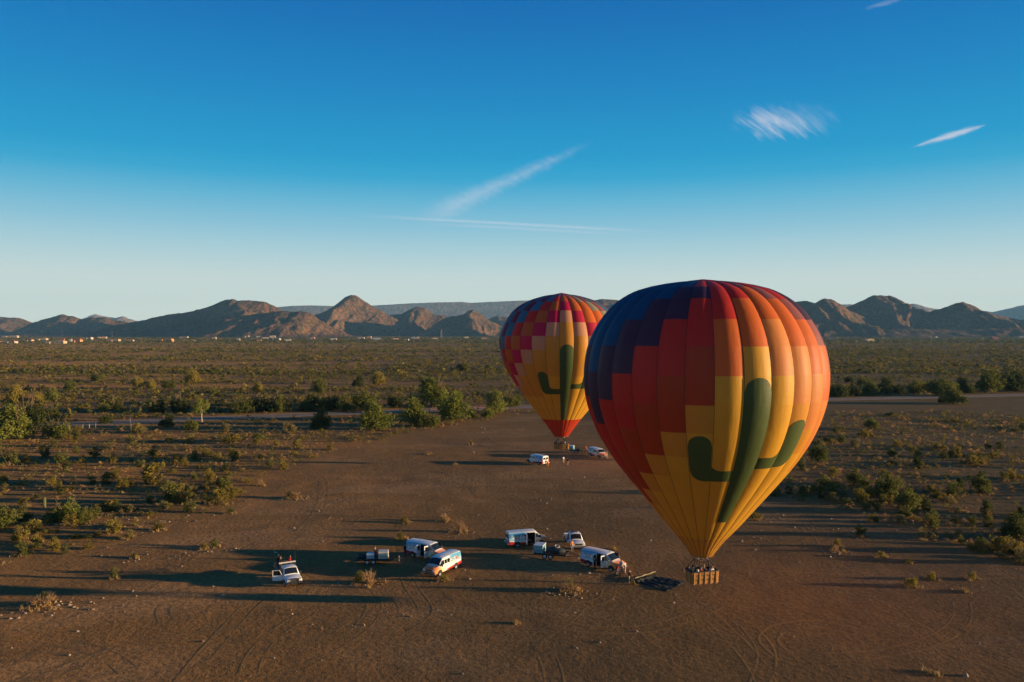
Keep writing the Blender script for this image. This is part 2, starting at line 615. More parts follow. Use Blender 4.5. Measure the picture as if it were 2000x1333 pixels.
# ------------------------------------------------------------------ ground
def build_ground():
    def axis(lo, fine_lo, fine_hi, hi, step, grow):
        a = list(np.arange(fine_lo, fine_hi + step / 2, step))
        d = step
        while a[-1] < hi:
            d *= grow
            a.append(min(hi, a[-1] + d))
        d = step
        b = [fine_lo]
        while b[-1] > lo:
            d *= grow
            b.append(max(lo, b[-1] - d))
        return np.array(b[:0:-1] + a)
    xs = axis(-14000, -110, 120, 14000, 0.7, 1.09)
    ys = axis(-400, 55, 190, 14800, 0.7, 1.045)
    X, Y = np.meshgrid(xs, ys)
    Z = relief(X, Y)
    nx, ny = len(xs), len(ys)
    cl = inside(CLEAR, X + (fbm(X / 6, Y / 6, 3, 40) - 0.5) * 16, Y + (fbm(X / 6, Y / 6, 3, 43) - 0.5) * 16).astype(float)
    for _ in range(4):
        p = np.pad(cl, 1, mode='edge')
        cl = (p[:-2, 1:-1] + p[2:, 1:-1] + p[1:-1, :-2] + p[1:-1, 2:] + 2 * cl) / 6
    V = np.stack([X.ravel(), Y.ravel(), Z.ravel()], 1)
    i = np.arange(ny - 1)[:, None] * nx + np.arange(nx - 1)[None, :]
    Q = np.stack([i, i + 1, i + nx + 1, i + nx], -1).reshape(-1, 4)
    me = array_mesh("ground", V, Q, M_GROUND, None, True)
    a = me.attributes.new('clearing', 'FLOAT', 'POINT')
    a.data.foreach_set('value', cl.ravel().astype(np.float32))
    tag(link("ground", me), "brown desert floor with a bare dirt clearing and scrub plain", kind='structure')


build_ground()


def strip(name, left, right, z, mat):
    n = len(left)
    V = np.array([(p[0], p[1], z) for p in left] + [(p[0], p[1], z) for p in right])
    i = np.arange(n - 1)
    Q = np.stack([i, i + 1, n + i + 1, n + i], 1)
    return link(name, array_mesh(name, V, Q[:, ::-1], mat, None, False))


def build_road():
    xs = np.linspace(ROAD[0, 0], ROAD[-1, 0], 90)
    k1 = np.ones(7) / 7
    yy = np.interp(xs, ROAD[:, 0], ROAD[:, 1])
    yy = np.concatenate([yy[:3], np.convolve(yy, k1, 'valid'), yy[-3:]])
    d = np.gradient(yy, xs)
    n = np.stack([-d, np.ones_like(d)], 1) / np.sqrt(1 + d * d)[:, None]
    c = np.stack([xs, yy], 1)
    m, k = new_mat("road_asphalt")
    geo = k.n('ShaderNodeNewGeometry')
    a = k.noise(geo.outputs['Position'], 0.4, 4, 0.6)
    b = k.noise(geo.outputs['Position'], 2.2, 3)
    cc = k.mix(a, (0.24, 0.175, 0.12), (0.30, 0.22, 0.15))
    finish(m, k, principled(k, cc, 0.95, 0.05, 0.0, bump(k, b, 0.9, 0.3)).outputs[0])
    m2, k = new_mat("shoulder_gravel")
    geo = k.n('ShaderNodeNewGeometry')
    a = k.noise(geo.outputs['Position'], 0.25, 4, 0.6)
    b = k.noise(geo.outputs['Position'], 2.0, 3)
    cc = k.mix(a, (0.36, 0.25, 0.165), (0.46, 0.33, 0.22))
    finish(m2, k, principled(k, cc, 0.95, 0.1, 0.0, bump(k, b, 0.7, 0.15)).outputs[0])
    o = strip("road_shoulder", c - n * 6.6, c + n * 5.6, 0.03, m2)
    tag(o, "pale gravel shoulder along the straight desert road", kind='structure')
    o = strip("road", c - n * 4.2, c + n * 4.2, 0.06, m)
    tag(o, "straight asphalt road crossing the desert behind the clearing", kind='structure')
    paint = plain("road_paint", (0.62, 0.60, 0.55), 0.7)
    yel = plain("road_paint_yellow", (0.55, 0.36, 0.05), 0.7)
    for off, w_, mt in ((-3.8, 0.14, paint), (3.8, 0.14, paint), (0.0, 0.16, yel)):
        o = strip("road_marking", c + n * (off - w_ / 2), c + n * (off + w_ / 2), 0.066, mt)
        tag(o, "painted line along the desert road", kind='structure')


build_road()


def build_tracks():
    """tyre tracks pressed into the dirt: twin ribbons with low raised edges"""
    mt, k = new_mat("pressed_dirt")
    geo = k.n('ShaderNodeNewGeometry')
    a = k.noise(geo.outputs['Position'], 1.2, 3)
    b = k.noise(geo.outputs['Position'], 6.0, 3)
    cc = k.mix(a, (0.207, 0.113, 0.038), (0.336, 0.183, 0.059))
    finish(mt, k, principled(k, cc, 0.95, 0.1, 0.0, bump(k, b, 0.8, 0.08)).outputs[0])
    V, Q = [], []

    def ribbon(pts, w):
        pts = np.array(pts)
        d = np.gradient(pts, axis=0)
        d /= np.linalg.norm(d, axis=1)[:, None] + 1e-9
        n = np.stack([-d[:, 1], d[:, 0]], 1)
        prof = [(-0.5, 0.0), (-0.34, 0.004), (-0.2, 0.001), (0.2, 0.001), (0.34, 0.004), (0.5, 0.0)]
        o = len(V)
        ns = len(pts)
        wob = 1 + 0.35 * (fbm(np.arange(ns) / 2.2, np.full(ns, w * 91 + pts[0, 0]), 2, 60) - 0.5)
        for (u_, h_) in prof:
            p = pts + n * (u_ * w * wob)[:, None]
            patchy = np.clip((fbm(p[:, 0] / 2.5, p[:, 1] / 2.5, 2, 66) - 0.40) * 9, -1, 1)
            zz = relief(p[:, 0], p[:, 1]) + 0.004 * patchy + h_ * wob - (0.012 if h_ == 0.0 else 0)
            for q, z_ in zip(p, zz):
                V.append((q[0], q[1], z_))
        for j in range(len(prof) - 1):
            for i in range(ns - 1):
                a_ = o + j * ns + i
                Q.append((a_, a_ + 1, a_ + ns + 1, a_ + ns))

    def pair(pxs, gauge=1.7, w=0.3, closed=False):
        pair_world([tuple(G(*p).xy) for p in pxs], gauge, w)

    def pair_world(pts, gauge, w):
        P = np.array(pts)
        # smooth by Catmull-Rom
        out = []
        for i in range(len(P) - 1):
            p0, p1, p2, p3 = P[max(i - 1, 0)], P[i], P[i + 1], P[min(i + 2, len(P) - 1)]
            m_ = max(3, int(np.linalg.norm(p2 - p1) / 0.8))
            for t in np.linspace(0, 1, m_, endpoint=False):
                out.append(0.5 * ((2 * p1) + (-p0 + p2) * t + (2 * p0 - 5 * p1 + 4 * p2 - p3) * t * t + (-p0 + 3 * p1 - 3 * p2 + p3) * t ** 3))
        out.append(P[-1])
        out = np.array(out)
        d = np.gradient(out, axis=0)
        d /= np.linalg.norm(d, axis=1)[:, None] + 1e-9
        n = np.stack([-d[:, 1], d[:, 0]], 1)
        ribbon(out - n * gauge / 2, w)
        ribbon(out + n * gauge / 2, w)

    pair([(350, 1345), (400, 1280), (450, 1222), (500, 1172), (560, 1130)])
    pair([(0, 1112), (120, 1088), (240, 1060), (380, 1022), (470, 985), (540, 955), (640, 915)])
    pair([(0, 1130), (140, 1098), (300, 1058), (420, 1025), (560, 985), (640, 950)], 1.8)
    pair([(560, 1060), (610, 1015), (630, 975), (632, 940)], 1.6)
    pair([(770, 1240), (830, 1195), (806, 1150), (790, 1120)], 1.5)
    pair([(1000, 990), (1035, 1010), (1010, 1030), (940, 1045), (890, 1050)], 2.2)
    pair([(965, 985), (1010, 1000), (1020, 1018), (985, 1030)], 1.5)
    pair([(1100, 1015), (1160, 1028), (1250, 1050), (1310, 1075), (1345, 1105), (1350, 1120)], 1.8)
    pair([(1085, 1030), (1180, 1042), (1260, 1066), (1330, 1100)], 1.6)
    pair([(1535, 1000), (1556, 1020), (1575, 1045), (1590, 1075)], 2.0)
    pair([(1020, 1190), (1120, 1225), (1240, 1230), (1330, 1210), (1400, 1180)], 1.8)
    pair([(1540, 1290), (1500, 1250), (1530, 1225), (1600, 1218), (1680, 1235)], 1.8)
    pair([(1330, 1160), (1400, 1215), (1470, 1290), (1500, 1345)], 1.8)
    pair([(1480, 1345), (1497, 1290), (1490, 1260), (1460, 1220)], 1.6)
    pair([(1720, 1240), (1800, 1255), (1900, 1285), (2020, 1330)], 1.9)
    pair([(1700, 1190), (1780, 1220), (1840, 1262), (1900, 1320)], 1.9)
    pair([(1900, 1100), (1945, 1120), (1990, 1150), (2040, 1190)], 1.8)
    pair([(325, 1215), (318, 1190), (340, 1178), (375, 1190), (390, 1215), (370, 1235)], 1.4)
    pair([(500, 1285), (560, 1265), (640, 1250), (720, 1255), (800, 1275)], 1.8)
    pair([(100, 1320), (200, 1280), (330, 1250), (450, 1235)], 1.8)
    pair([(1010, 1160), (1060, 1178), (1130, 1182), (1180, 1170), (1190, 1150)], 1.5)
    pair([(640, 905), (720, 885), (800, 868), (880, 852)], 2.0)
    pair([(970, 850), (968, 862), (985, 872), (1010, 870)], 1.5)
    pair([(620, 1200), (700, 1220), (800, 1230), (900, 1222)], 1.8)
    rt = random.Random(5)
    for _ in range(30):
        a = G(rt.uniform(60, 1950), rt.uniform(1010, 1320))
        if not inside(CLEAR, np.array([a.x]), np.array([a.y]))[0]:
            continue
        hd, cv, pts = rt.uniform(0, 6.28), rt.uniform(-0.07, 0.07), []
        for _q in range(rt.randint(5, 11)):
            pts.append((a.x, a.y))
            a = a + Vector((math.cos(hd), math.sin(hd), 0)) * 3.0
            hd += cv * 3.0
        if min(p[1] for p in pts) > 62:
            pair_world(pts, 1.65, rt.uniform(0.16, 0.26))
    me = array_mesh("tyre_tracks", np.array(V), np.array(Q), mt, None, True)
    tag(link("tyre_tracks", me), "curving tyre tracks pressed into the bare dirt", kind='structure')


build_tracks()

# ------------------------------------------------------------------ mountains
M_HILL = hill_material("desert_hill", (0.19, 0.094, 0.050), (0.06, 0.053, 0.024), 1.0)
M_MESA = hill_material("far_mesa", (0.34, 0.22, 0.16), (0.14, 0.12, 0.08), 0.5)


def hill(name, label, crest, dist, slope, back=None, seed=0, mat=None, mesa=False, spur=0.34, wav=260.0, res=(240, 90)):
    """a ridge whose crest follows the given photo points at the given distance, with spurs and gullies running off it"""
    back = back or slope
    cx = np.array([(p[0] - 1000) / F * dist for p in crest])
    ch = np.array([CAM_H + (Y0 - p[1]) / F * dist for p in crest])
    pad = 180.0
    cx = np.concatenate([[cx[0] - pad], cx, [cx[-1] + pad]])
    ch = np.concatenate([[min(0, ch[0] - 60)], ch, [min(0, ch[-1] - 60)]])
    nx, ny = res
    xs = np.linspace(cx[0], cx[-1], nx)
    t = np.linspace(-1, 1, ny)
    t = np.sign(t) * np.abs(t) ** 1.25
    crest_h = np.interp(xs, cx, ch)
    kk = np.hanning(5); kk /= kk.sum()
    crest_h = np.convolve(np.pad(crest_h, 2, 'edge'), kk, 'valid')
    crest_h = crest_h + (fbm(xs / 45, np.full(nx, seed * 3.3), 3, seed) - 0.5) * 14 * np.clip(crest_h / 100, 0.1, 1) * (0.3 if mesa else 1)
    span = max(ch) * 1.15
    Wf, Wb = span / slope, span / back
    X, Tt = np.meshgrid(xs, t)
    Yo = np.where(Tt < 0, Tt * Wf, Tt * Wb)
    wx = X + (fbm(X / 500, Yo / 500, 3, seed + 5) - 0.5) * 420 * np.minimum(1, np.abs(Yo) / 300)
    # crest, smoothed more and more as one moves away from it (spurs spread out)
    c0 = np.interp(wx, xs, crest_h)
    sm = np.convolve(np.pad(crest_h, 20, 'edge'), np.ones(41) / 41, 'valid')
    c1 = np.interp(wx, xs, sm)
    a = np.clip(np.abs(Yo) / (0.55 * Wf), 0, 1)
    c = c0 * (1 - a) + np.maximum(c0, c1) * a
    drop = np.abs(Yo) * np.where(Yo < 0, slope, back)
    r1 = ridged(wx / wav, Yo / (wav * 3.2) + 7, 4, seed + 9)
    r2 = fbm(X / 60, Yo / 60, 3, seed + 13)
    r3 = ridged(wx / 85, Yo / 230 + 3, 3, seed + 17)
    if mesa:
        cliff = np.clip(np.abs(Yo) / 60, 0, 1) * 0.35 * c
        Hh = c - cliff - np.maximum(0, drop - 30) * (0.8 + 0.5 * r1)
    else:
        mod = 1 + spur * 2.2 * (0.62 - r1)
        Hh = c - drop * np.clip(mod, 0.35, 2.2) + (r2 - 0.5) * np.minimum(drop, 60) * 0.55 + (r3 - 0.6) * np.minimum(drop, 70) * 0.38
    # soft foot
    Hh = np.where(Hh < 25, 25 * np.exp(np.minimum(0, (Hh - 25)) / 40) - 6, Hh - 6)
    edge = np.minimum(1, np.minimum(X - xs[0], xs[-1] - X) / 150)
    Hh = Hh * edge - (1 - edge) * 6
    Hh = np.where((np.abs(Tt) > 0.97), -6, Hh)
    V = np.stack([X.ravel(), (dist + Yo).ravel(), Hh.ravel()], 1)
    i = np.arange(ny - 1)[:, None] * nx + np.arange(nx - 1)[None, :]
    Q = np.stack([i, i + 1, i + nx + 1, i + nx], -1).reshape(-1, 4)
    o = link(name, array_mesh(name, V, Q, mat or M_HILL, None, True))
    tag(o, label, kind='structure')
    return o


def mountains():
    # far blue mesas
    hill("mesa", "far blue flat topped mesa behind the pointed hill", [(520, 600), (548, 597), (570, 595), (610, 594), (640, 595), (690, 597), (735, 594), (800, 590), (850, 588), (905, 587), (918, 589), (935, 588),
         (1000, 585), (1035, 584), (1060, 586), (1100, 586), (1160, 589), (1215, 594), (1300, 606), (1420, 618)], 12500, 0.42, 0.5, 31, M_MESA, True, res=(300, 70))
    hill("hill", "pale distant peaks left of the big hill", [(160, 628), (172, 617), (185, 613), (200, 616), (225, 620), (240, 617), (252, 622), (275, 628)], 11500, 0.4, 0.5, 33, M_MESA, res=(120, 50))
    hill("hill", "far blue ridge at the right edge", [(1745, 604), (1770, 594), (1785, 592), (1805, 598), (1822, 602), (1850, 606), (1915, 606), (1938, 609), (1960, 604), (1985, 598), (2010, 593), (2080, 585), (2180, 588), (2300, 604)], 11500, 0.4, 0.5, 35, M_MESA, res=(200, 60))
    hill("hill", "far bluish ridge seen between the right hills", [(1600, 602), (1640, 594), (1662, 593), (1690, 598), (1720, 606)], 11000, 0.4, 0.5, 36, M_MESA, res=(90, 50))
    # main hills, left to right
    hill("hill", "low dark hills at the left edge", [(-320, 622), (-200, 606), (-110, 612), (-40, 616), (0, 618), (25, 619), (45, 622), (62, 629), (90, 640)], 6200, 0.42, 0.5, 41)
    hill("hill", "low rugged hills left of the big hill", [(40, 640), (68, 627), (95, 620), (112, 615), (126, 613), (142, 617), (160, 621), (178, 619), (205, 619), (222, 623), (240, 627), (275, 634)], 5800, 0.45, 0.5, 43)
    hill("hill", "big brown hill with broad rounded summit", [(200, 640), (255, 628), (285, 623), (310, 617), (332, 612), (352, 610), (362, 609), (385, 603), (405, 599), (425, 590), (440, 585), (455, 583), (475, 585), (500, 586), (520, 589), (535, 596), (550, 605), (580, 618), (615, 634)], 4850, 0.44, 0.5, 45, wav=300)
    hill("hill", "dark foreground ridge below the big hill", [(400, 646), (440, 626), (470, 616), (500, 611), (530, 608), (560, 607), (592, 606), (606, 608), (622, 620), (640, 632), (662, 643)], 4250, 0.50, 0.5, 47)
    hill("hill", "pointed brown conical hill", [(590, 632), (612, 615), (640, 605), (652, 596), (664, 587), (674, 580), (684, 576), (694, 576), (703, 580), (714, 588), (728, 597), (745, 606), (765, 616), (790, 628), (815, 640)], 5500, 0.5, 0.55, 49, wav=210)
    hill("hill", "low ridge with small round top right of the pointed hill", [(745, 630), (765, 613), (785, 611), (800, 604), (815, 598), (830, 601), (846, 611), (862, 615), (880, 618), (900, 628)], 5700, 0.45, 0.5, 51)
    hill("hill", "small twin brown hill beside the far balloon", [(840, 640), (868, 620), (890, 615), (905, 613), (915, 606), (924, 604), (935, 609), (950, 620), (965, 628), (985, 638)], 5200, 0.48, 0.5, 53, wav=180)
    hill("hill", "pale low hill touching the far balloon", [(930, 632), (955, 622), (972, 616), (990, 619), (1030, 622), (1100, 628), (1150, 640)], 6800, 0.42, 0.5, 55)
    hill("hill", "brown hill between the two balloons", [(1060, 630), (1100, 606), (1140, 590), (1165, 584), (1190, 583), (1215, 587), (1260, 600), (1320, 612), (1400, 625)], 6400, 0.42, 0.5, 57)
    hill("hill", "rocky dark hill just right of the big balloon", [(1380, 636), (1440, 612), (1490, 600), (1530, 592), (1558, 587), (1573, 585), (1590, 590), (1603, 583), (1612, 581), (1624, 584), (1640, 592), (1662, 606), (1690, 618), (1730, 632), (1780, 644)], 4700, 0.46, 0.5, 59, wav=230)
    hill("hill", "double peaked dark hill at right", [(1610, 630), (1650, 600), (1672, 591), (1692, 582), (1706, 575), (1718, 574), (1728, 578), (1736, 576), (1748, 579), (1765, 590), (1785, 600), (1810, 607), (1850, 616), (1900, 628)], 5000, 0.46, 0.5, 61, wav=260)
    hill("hill", "dark rounded hill near the right edge", [(1760, 630), (1800, 612), (1826, 603), (1850, 597), (1868, 591), (1882, 589), (1896, 593), (1915, 603), (1940, 612), (1970, 620), (2010, 622), (2060, 614), (2120, 600), (2200, 596), (2300, 612)], 4800, 0.46, 0.5, 63, wav=260)
    hill("hill", "low dark foothill in front of the right hills", [(1640, 652), (1700, 645), (1760, 640), (1830, 641), (1880, 644), (1930, 640), (2000, 637), (2080, 630), (2180, 626), (2300, 640)], 4350, 0.4, 0.5, 65, res=(160, 60))


mountains()

# ------------------------------------------------------------------ hot air balloons
FAB = {}


def fab(key):
    cols = dict(
        yellow=(0.68, 0.35, 0.03), amber=(0.62, 0.27, 0.03), sunlit_orange=(0.66, 0.23, 0.05), orange=(0.62, 0.13, 0.02), rust=(0.42, 0.05, 0.012),
        red=(0.52, 0.03, 0.018), crimson=(0.5, 0.018, 0.05), navy=(0.06, 0.028, 0.055), blue=(0.010, 0.068, 0.165), plum=(0.30, 0.10, 0.09),
        teal=(0.045, 0.16, 0.24), sunlit_teal=(0.30, 0.27, 0.17), maroon=(0.16, 0.025, 0.05), magenta=(0.52, 0.012, 0.06), peach=(0.60, 0.28, 0.14), brown=(0.5, 0.11, 0.02),
        green=(0.085, 0.115, 0.032), skirtred=(0.55, 0.05, 0.015), goldskirt=(0.62, 0.30, 0.035))
    return fabric("balloon_fabric_" + key, cols[key])


def wicker_material():
    m, k = new_mat("wicker_weave")
    tc = k.n('ShaderNodeTexCoord')
    sep = k.n('ShaderNodeSeparateXYZ')
    m.node_tree.links.new(tc.outputs['Object'], sep.inputs[0])
    X, Y, Z = sep.outputs
    wv = k.m('MULTIPLY', k.m('SINE', k.m('MULTIPLY', k.m('ADD', X, Y), 90.0)), k.m('SINE', k.m('MULTIPLY', Z, 70.0)))
    n = k.noise(tc.outputs['Object'], 5.0, 3)
    c = k.mix(k.step(n, 0.3, 0.7), (0.36, 0.155, 0.035), (0.48, 0.225, 0.055))
    c = k.mix(k.m('MULTIPLY', k.step(wv, 0.2, -0.6), 0.45), c, (0.20, 0.09, 0.03))
    return finish(m, k, principled(k, c, 0.7, 0.3, 0.0, bump(k, wv, 0.6, 0.03)).outputs[0])


M_WICKER = wicker_material()
M_SUEDE = plain("tan_suede", (0.54, 0.27, 0.075), 0.8, 0.2)
M_PAD = plain("dark_padding", (0.03, 0.025, 0.025), 0.7, 0.3)
M_TAPE = plain("seam_tape", (0.05, 0.03, 0.025), 0.8, 0.2)
M_STEEL = plain("brushed_steel", (0.6, 0.6, 0.6), 0.3, 0.5, 0.9)
M_TANK = plain("white_tank_cover", (0.72, 0.70, 0.66), 0.6, 0.3)
M_ROPE = plain("steel_cable", (0.12, 0.11, 0.10), 0.5, 0.4)


class Profile:
    """meridian of an envelope: radius as a function of height, smooth, parametrised by arc length from the crown down"""
    def __init__(s, pts):
        P = np.array(pts, float)            # (height, radius) from the crown down
        out = []
        for i in range(len(P) - 1):
            p0, p1, p2, p3 = P[max(i - 1, 0)], P[i], P[i + 1], P[min(i + 2, len(P) - 1)]
            for t in np.linspace(0, 1, 16, endpoint=False):
                out.append(0.5 * ((2 * p1) + (-p0 + p2) * t + (2 * p0 - 5 * p1 + 4 * p2 - p3) * t * t + (-p0 + 3 * p1 - 3 * p2 + p3) * t ** 3))
        out.append(P[-1])
        s.P = np.array(out)
        s.P[:, 1] = np.maximum(s.P[:, 1], 0.0)
        s.s = np.concatenate([[0], np.cumsum(np.linalg.norm(np.diff(s.P, axis=0), axis=1))])
        s.len = s.s[-1]

    def hr(s, t):
        return np.interp(t, s.s, s.P[:, 0]), np.interp(t, s.s, s.P[:, 1])

    def s_of_h(s, h):
        return float(np.interp(-h, -s.P[:, 0], s.s))


def balloon(name, label, base, profile, ngore, phi_edge, rows, colour_of, cactus, skirt_rows, bulge, seam):
    """base = basket bottom centre. phi_edge: angle (deg) of the left edge of gore 0, measured from the direction to the camera towards image right"""
    T = thing(name, base, 0, label, 'hot air balloon')
    pr = Profile(profile)
    step = 2 * math.pi / ngore
    a0 = math.atan2(-base[1], -base[0])
    nu, ns = 8, 4

    def point(u, t, off=0.0, ang=0.0):
        h, r = pr.hr(t)
        f = float(np.clip(t / pr.len, 0, 1))
        bl = bulge * (1.0 - 0.55 * f) * (1 - (2 * u - 1) ** 2)
        # slight tuck of the gore near the crown
        rr = r * (1 + bl) + off
        lift = bl * r * 0.55 * max(0, 1 - 2.6 * f)
        th = ang + u * step
        return (rr * math.cos(th), rr * math.sin(th), h + lift + (off * 0.6 if f < 0.3 else 0))

    row_mesh = []
    for r in range(len(rows) - 1):
        mb = MB()
        t0, t1 = rows[r], rows[r + 1]
        vs = [point(i / nu, t0 + (t1 - t0) * j / ns) for j in range(ns + 1) for i in range(nu + 1)]
        fs = [(j * (nu + 1) + i, (j + 1) * (nu + 1) + i, (j + 1) * (nu + 1) + i + 1, j * (nu + 1) + i + 1) for j in range(ns) for i in range(nu)]
        mb.add(vs, fs)
        me = mb.mesh("fabric_panel", fab('yellow'), None)
        me.shade_smooth()
        row_mesh.append(me)
    back = {}
    for g in range(-(ngore // 2), ngore - ngore // 2):
        phi = rad(phi_edge) + g * step
        mid = math.degrees(phi + step / 2)
        ang = a0 + phi
        front = abs(mid) < 96
        for r, me in enumerate(row_mesh):
            key = colour_of(g, r)
            if front:
                o = link("fabric_panel", me, T)
                o.rotation_euler = (0, 0, ang)
                o.material_slots[0].link = 'OBJECT'
                o.material_slots[0].material = fab(key)
            else:
                back.setdefault(key, []).append((me, ang))
    mb, mats = MB(), []
    for i, (key, lst) in enumerate(back.items()):
        mats.append(fab(key))
        for me, ang in lst:
            mb.add([v.co for v in me.vertices], [tuple(p.vertices) for p in me.polygons], i, Matrix.Rotation(ang, 4, 'Z'))
    o = mb.build("far_side_fabric", mats, T)
    o.data.shade_smooth()
    tag(o, kind='stuff')
    # load tapes between gores
    mb = MB()
    ts = np.linspace(rows[0], rows[-1], 40)
    pts = [Vector(point(0, t, 0.01)) for t in ts]
    mb.path(pts, [seam] * len(pts), 4)
    tape = mb.mesh("load_tape", M_TAPE)
    for g in range(ngore):
        o = link("load_tape", tape, T)
        o.rotation_euler = (0, 0, a0 + rad(phi_edge) + g * step)
    # crown cap
    mb = MB()
    ring = [Vector(point(i / 4 % 1.0, rows[0], 0.03, (i // 4) * step)) for i in range(ngore * 4)]
    hc = pr.P[0, 0] + 0.12
    inner = [Vector((p.x * 0.12, p.y * 0.12, hc)) for p in ring]
    mb.loft([ring, inner], 0, True, False)
    mb.add(inner, [tuple(range(len(inner)))])
    mb.build("crown_cap", fab(colour_of(99, 0)), T, 40)
    # cactus appliqué
    if cactus:
        mb = MB()
        for (g, u0, u1, top, bot, rtop, rbot) in cactus:
            n_u, n_t = 14, 26
            ang = a0 + rad(phi_edge) + g * step
            vs = []
            for i in range(n_u + 1):
                w = i / n_u
                u = u0 + (u1 - u0) * w
                tm = pr.s_of_h(top)
                half = pr.hr(tm)[1] * step * (u1 - u0) / 2
                cap = half * (1 - math.sqrt(max(0.0, 1 - (2 * w - 1) ** 2))) if rtop == 'round' else (half * 1.1 * (1 - math.sqrt(max(0, 1 - (1 - min(1, w * 2.0)) ** 2))) if rtop == 'left' else 0.0)
                ta = tm + cap
                tb = pr.s_of_h(bot)
                halfb = pr.hr(tb)[1] * step * (u1 - u0)
                if rbot == 'left':          # rounded outer corner, corner on the left
                    tb -= halfb * 0.75 * (1 - math.sqrt(max(0, 1 - (1 - min(1, w * 1.35)) ** 2)))
                if rbot == 'right':
                    tb -= halfb * 0.75 * (1 - math.sqrt(max(0, 1 - (1 - min(1, (1 - w) * 1.35)) ** 2)))
                if rtop == 'filletl':      # connector curving up into the arm at its left end
                    ta = tm - halfb * 0.45 * (1 - math.sqrt(max(0, 1 - max(0, 1 - w * 2.2) ** 2)))
                if rtop == 'filletr':
                    ta = tm - halfb * 0.45 * (1 - math.sqrt(max(0, 1 - max(0, 1 - (1 - w) * 2.2) ** 2)))
                for j in range(n_t + 1):
                    vs.append(point(u, ta + (tb - ta) * j / n_t, 0.035, ang))
            fs = [(i * (n_t + 1) + j, i * (n_t + 1) + j + 1, (i + 1) * (n_t + 1) + j + 1, (i + 1) * (n_t + 1) + j) for i in range(n_u) for j in range(n_t)]
            mb.add(vs, fs)
        o = mb.build("cactus_emblem", fab('green'), T)
        o.data.shade_smooth()
        o['label'] = "dark green saguaro cactus emblem"
    # mouth band
    mb = MB()
    for t, w in skirt_rows:
        h, r = pr.hr(t)
        n = 48
        rings = []
        for hh, rr in ((w, 0.03), (0, 0.045), (-w, 0.03)):
            hq, rq = pr.hr(t - hh)
            rings.append([((rq + rr) * math.cos(2 * math.pi * i / n), (rq + rr) * math.sin(2 * math.pi * i / n), hq) for i in range(n)])
        mb.loft(rings, 0, True, False)
    mb.build("mouth_band", plain("mouth_band_tape", (0.30, 0.10, 0.03), 0.8, 0.2), T, 40)
    return T, pr


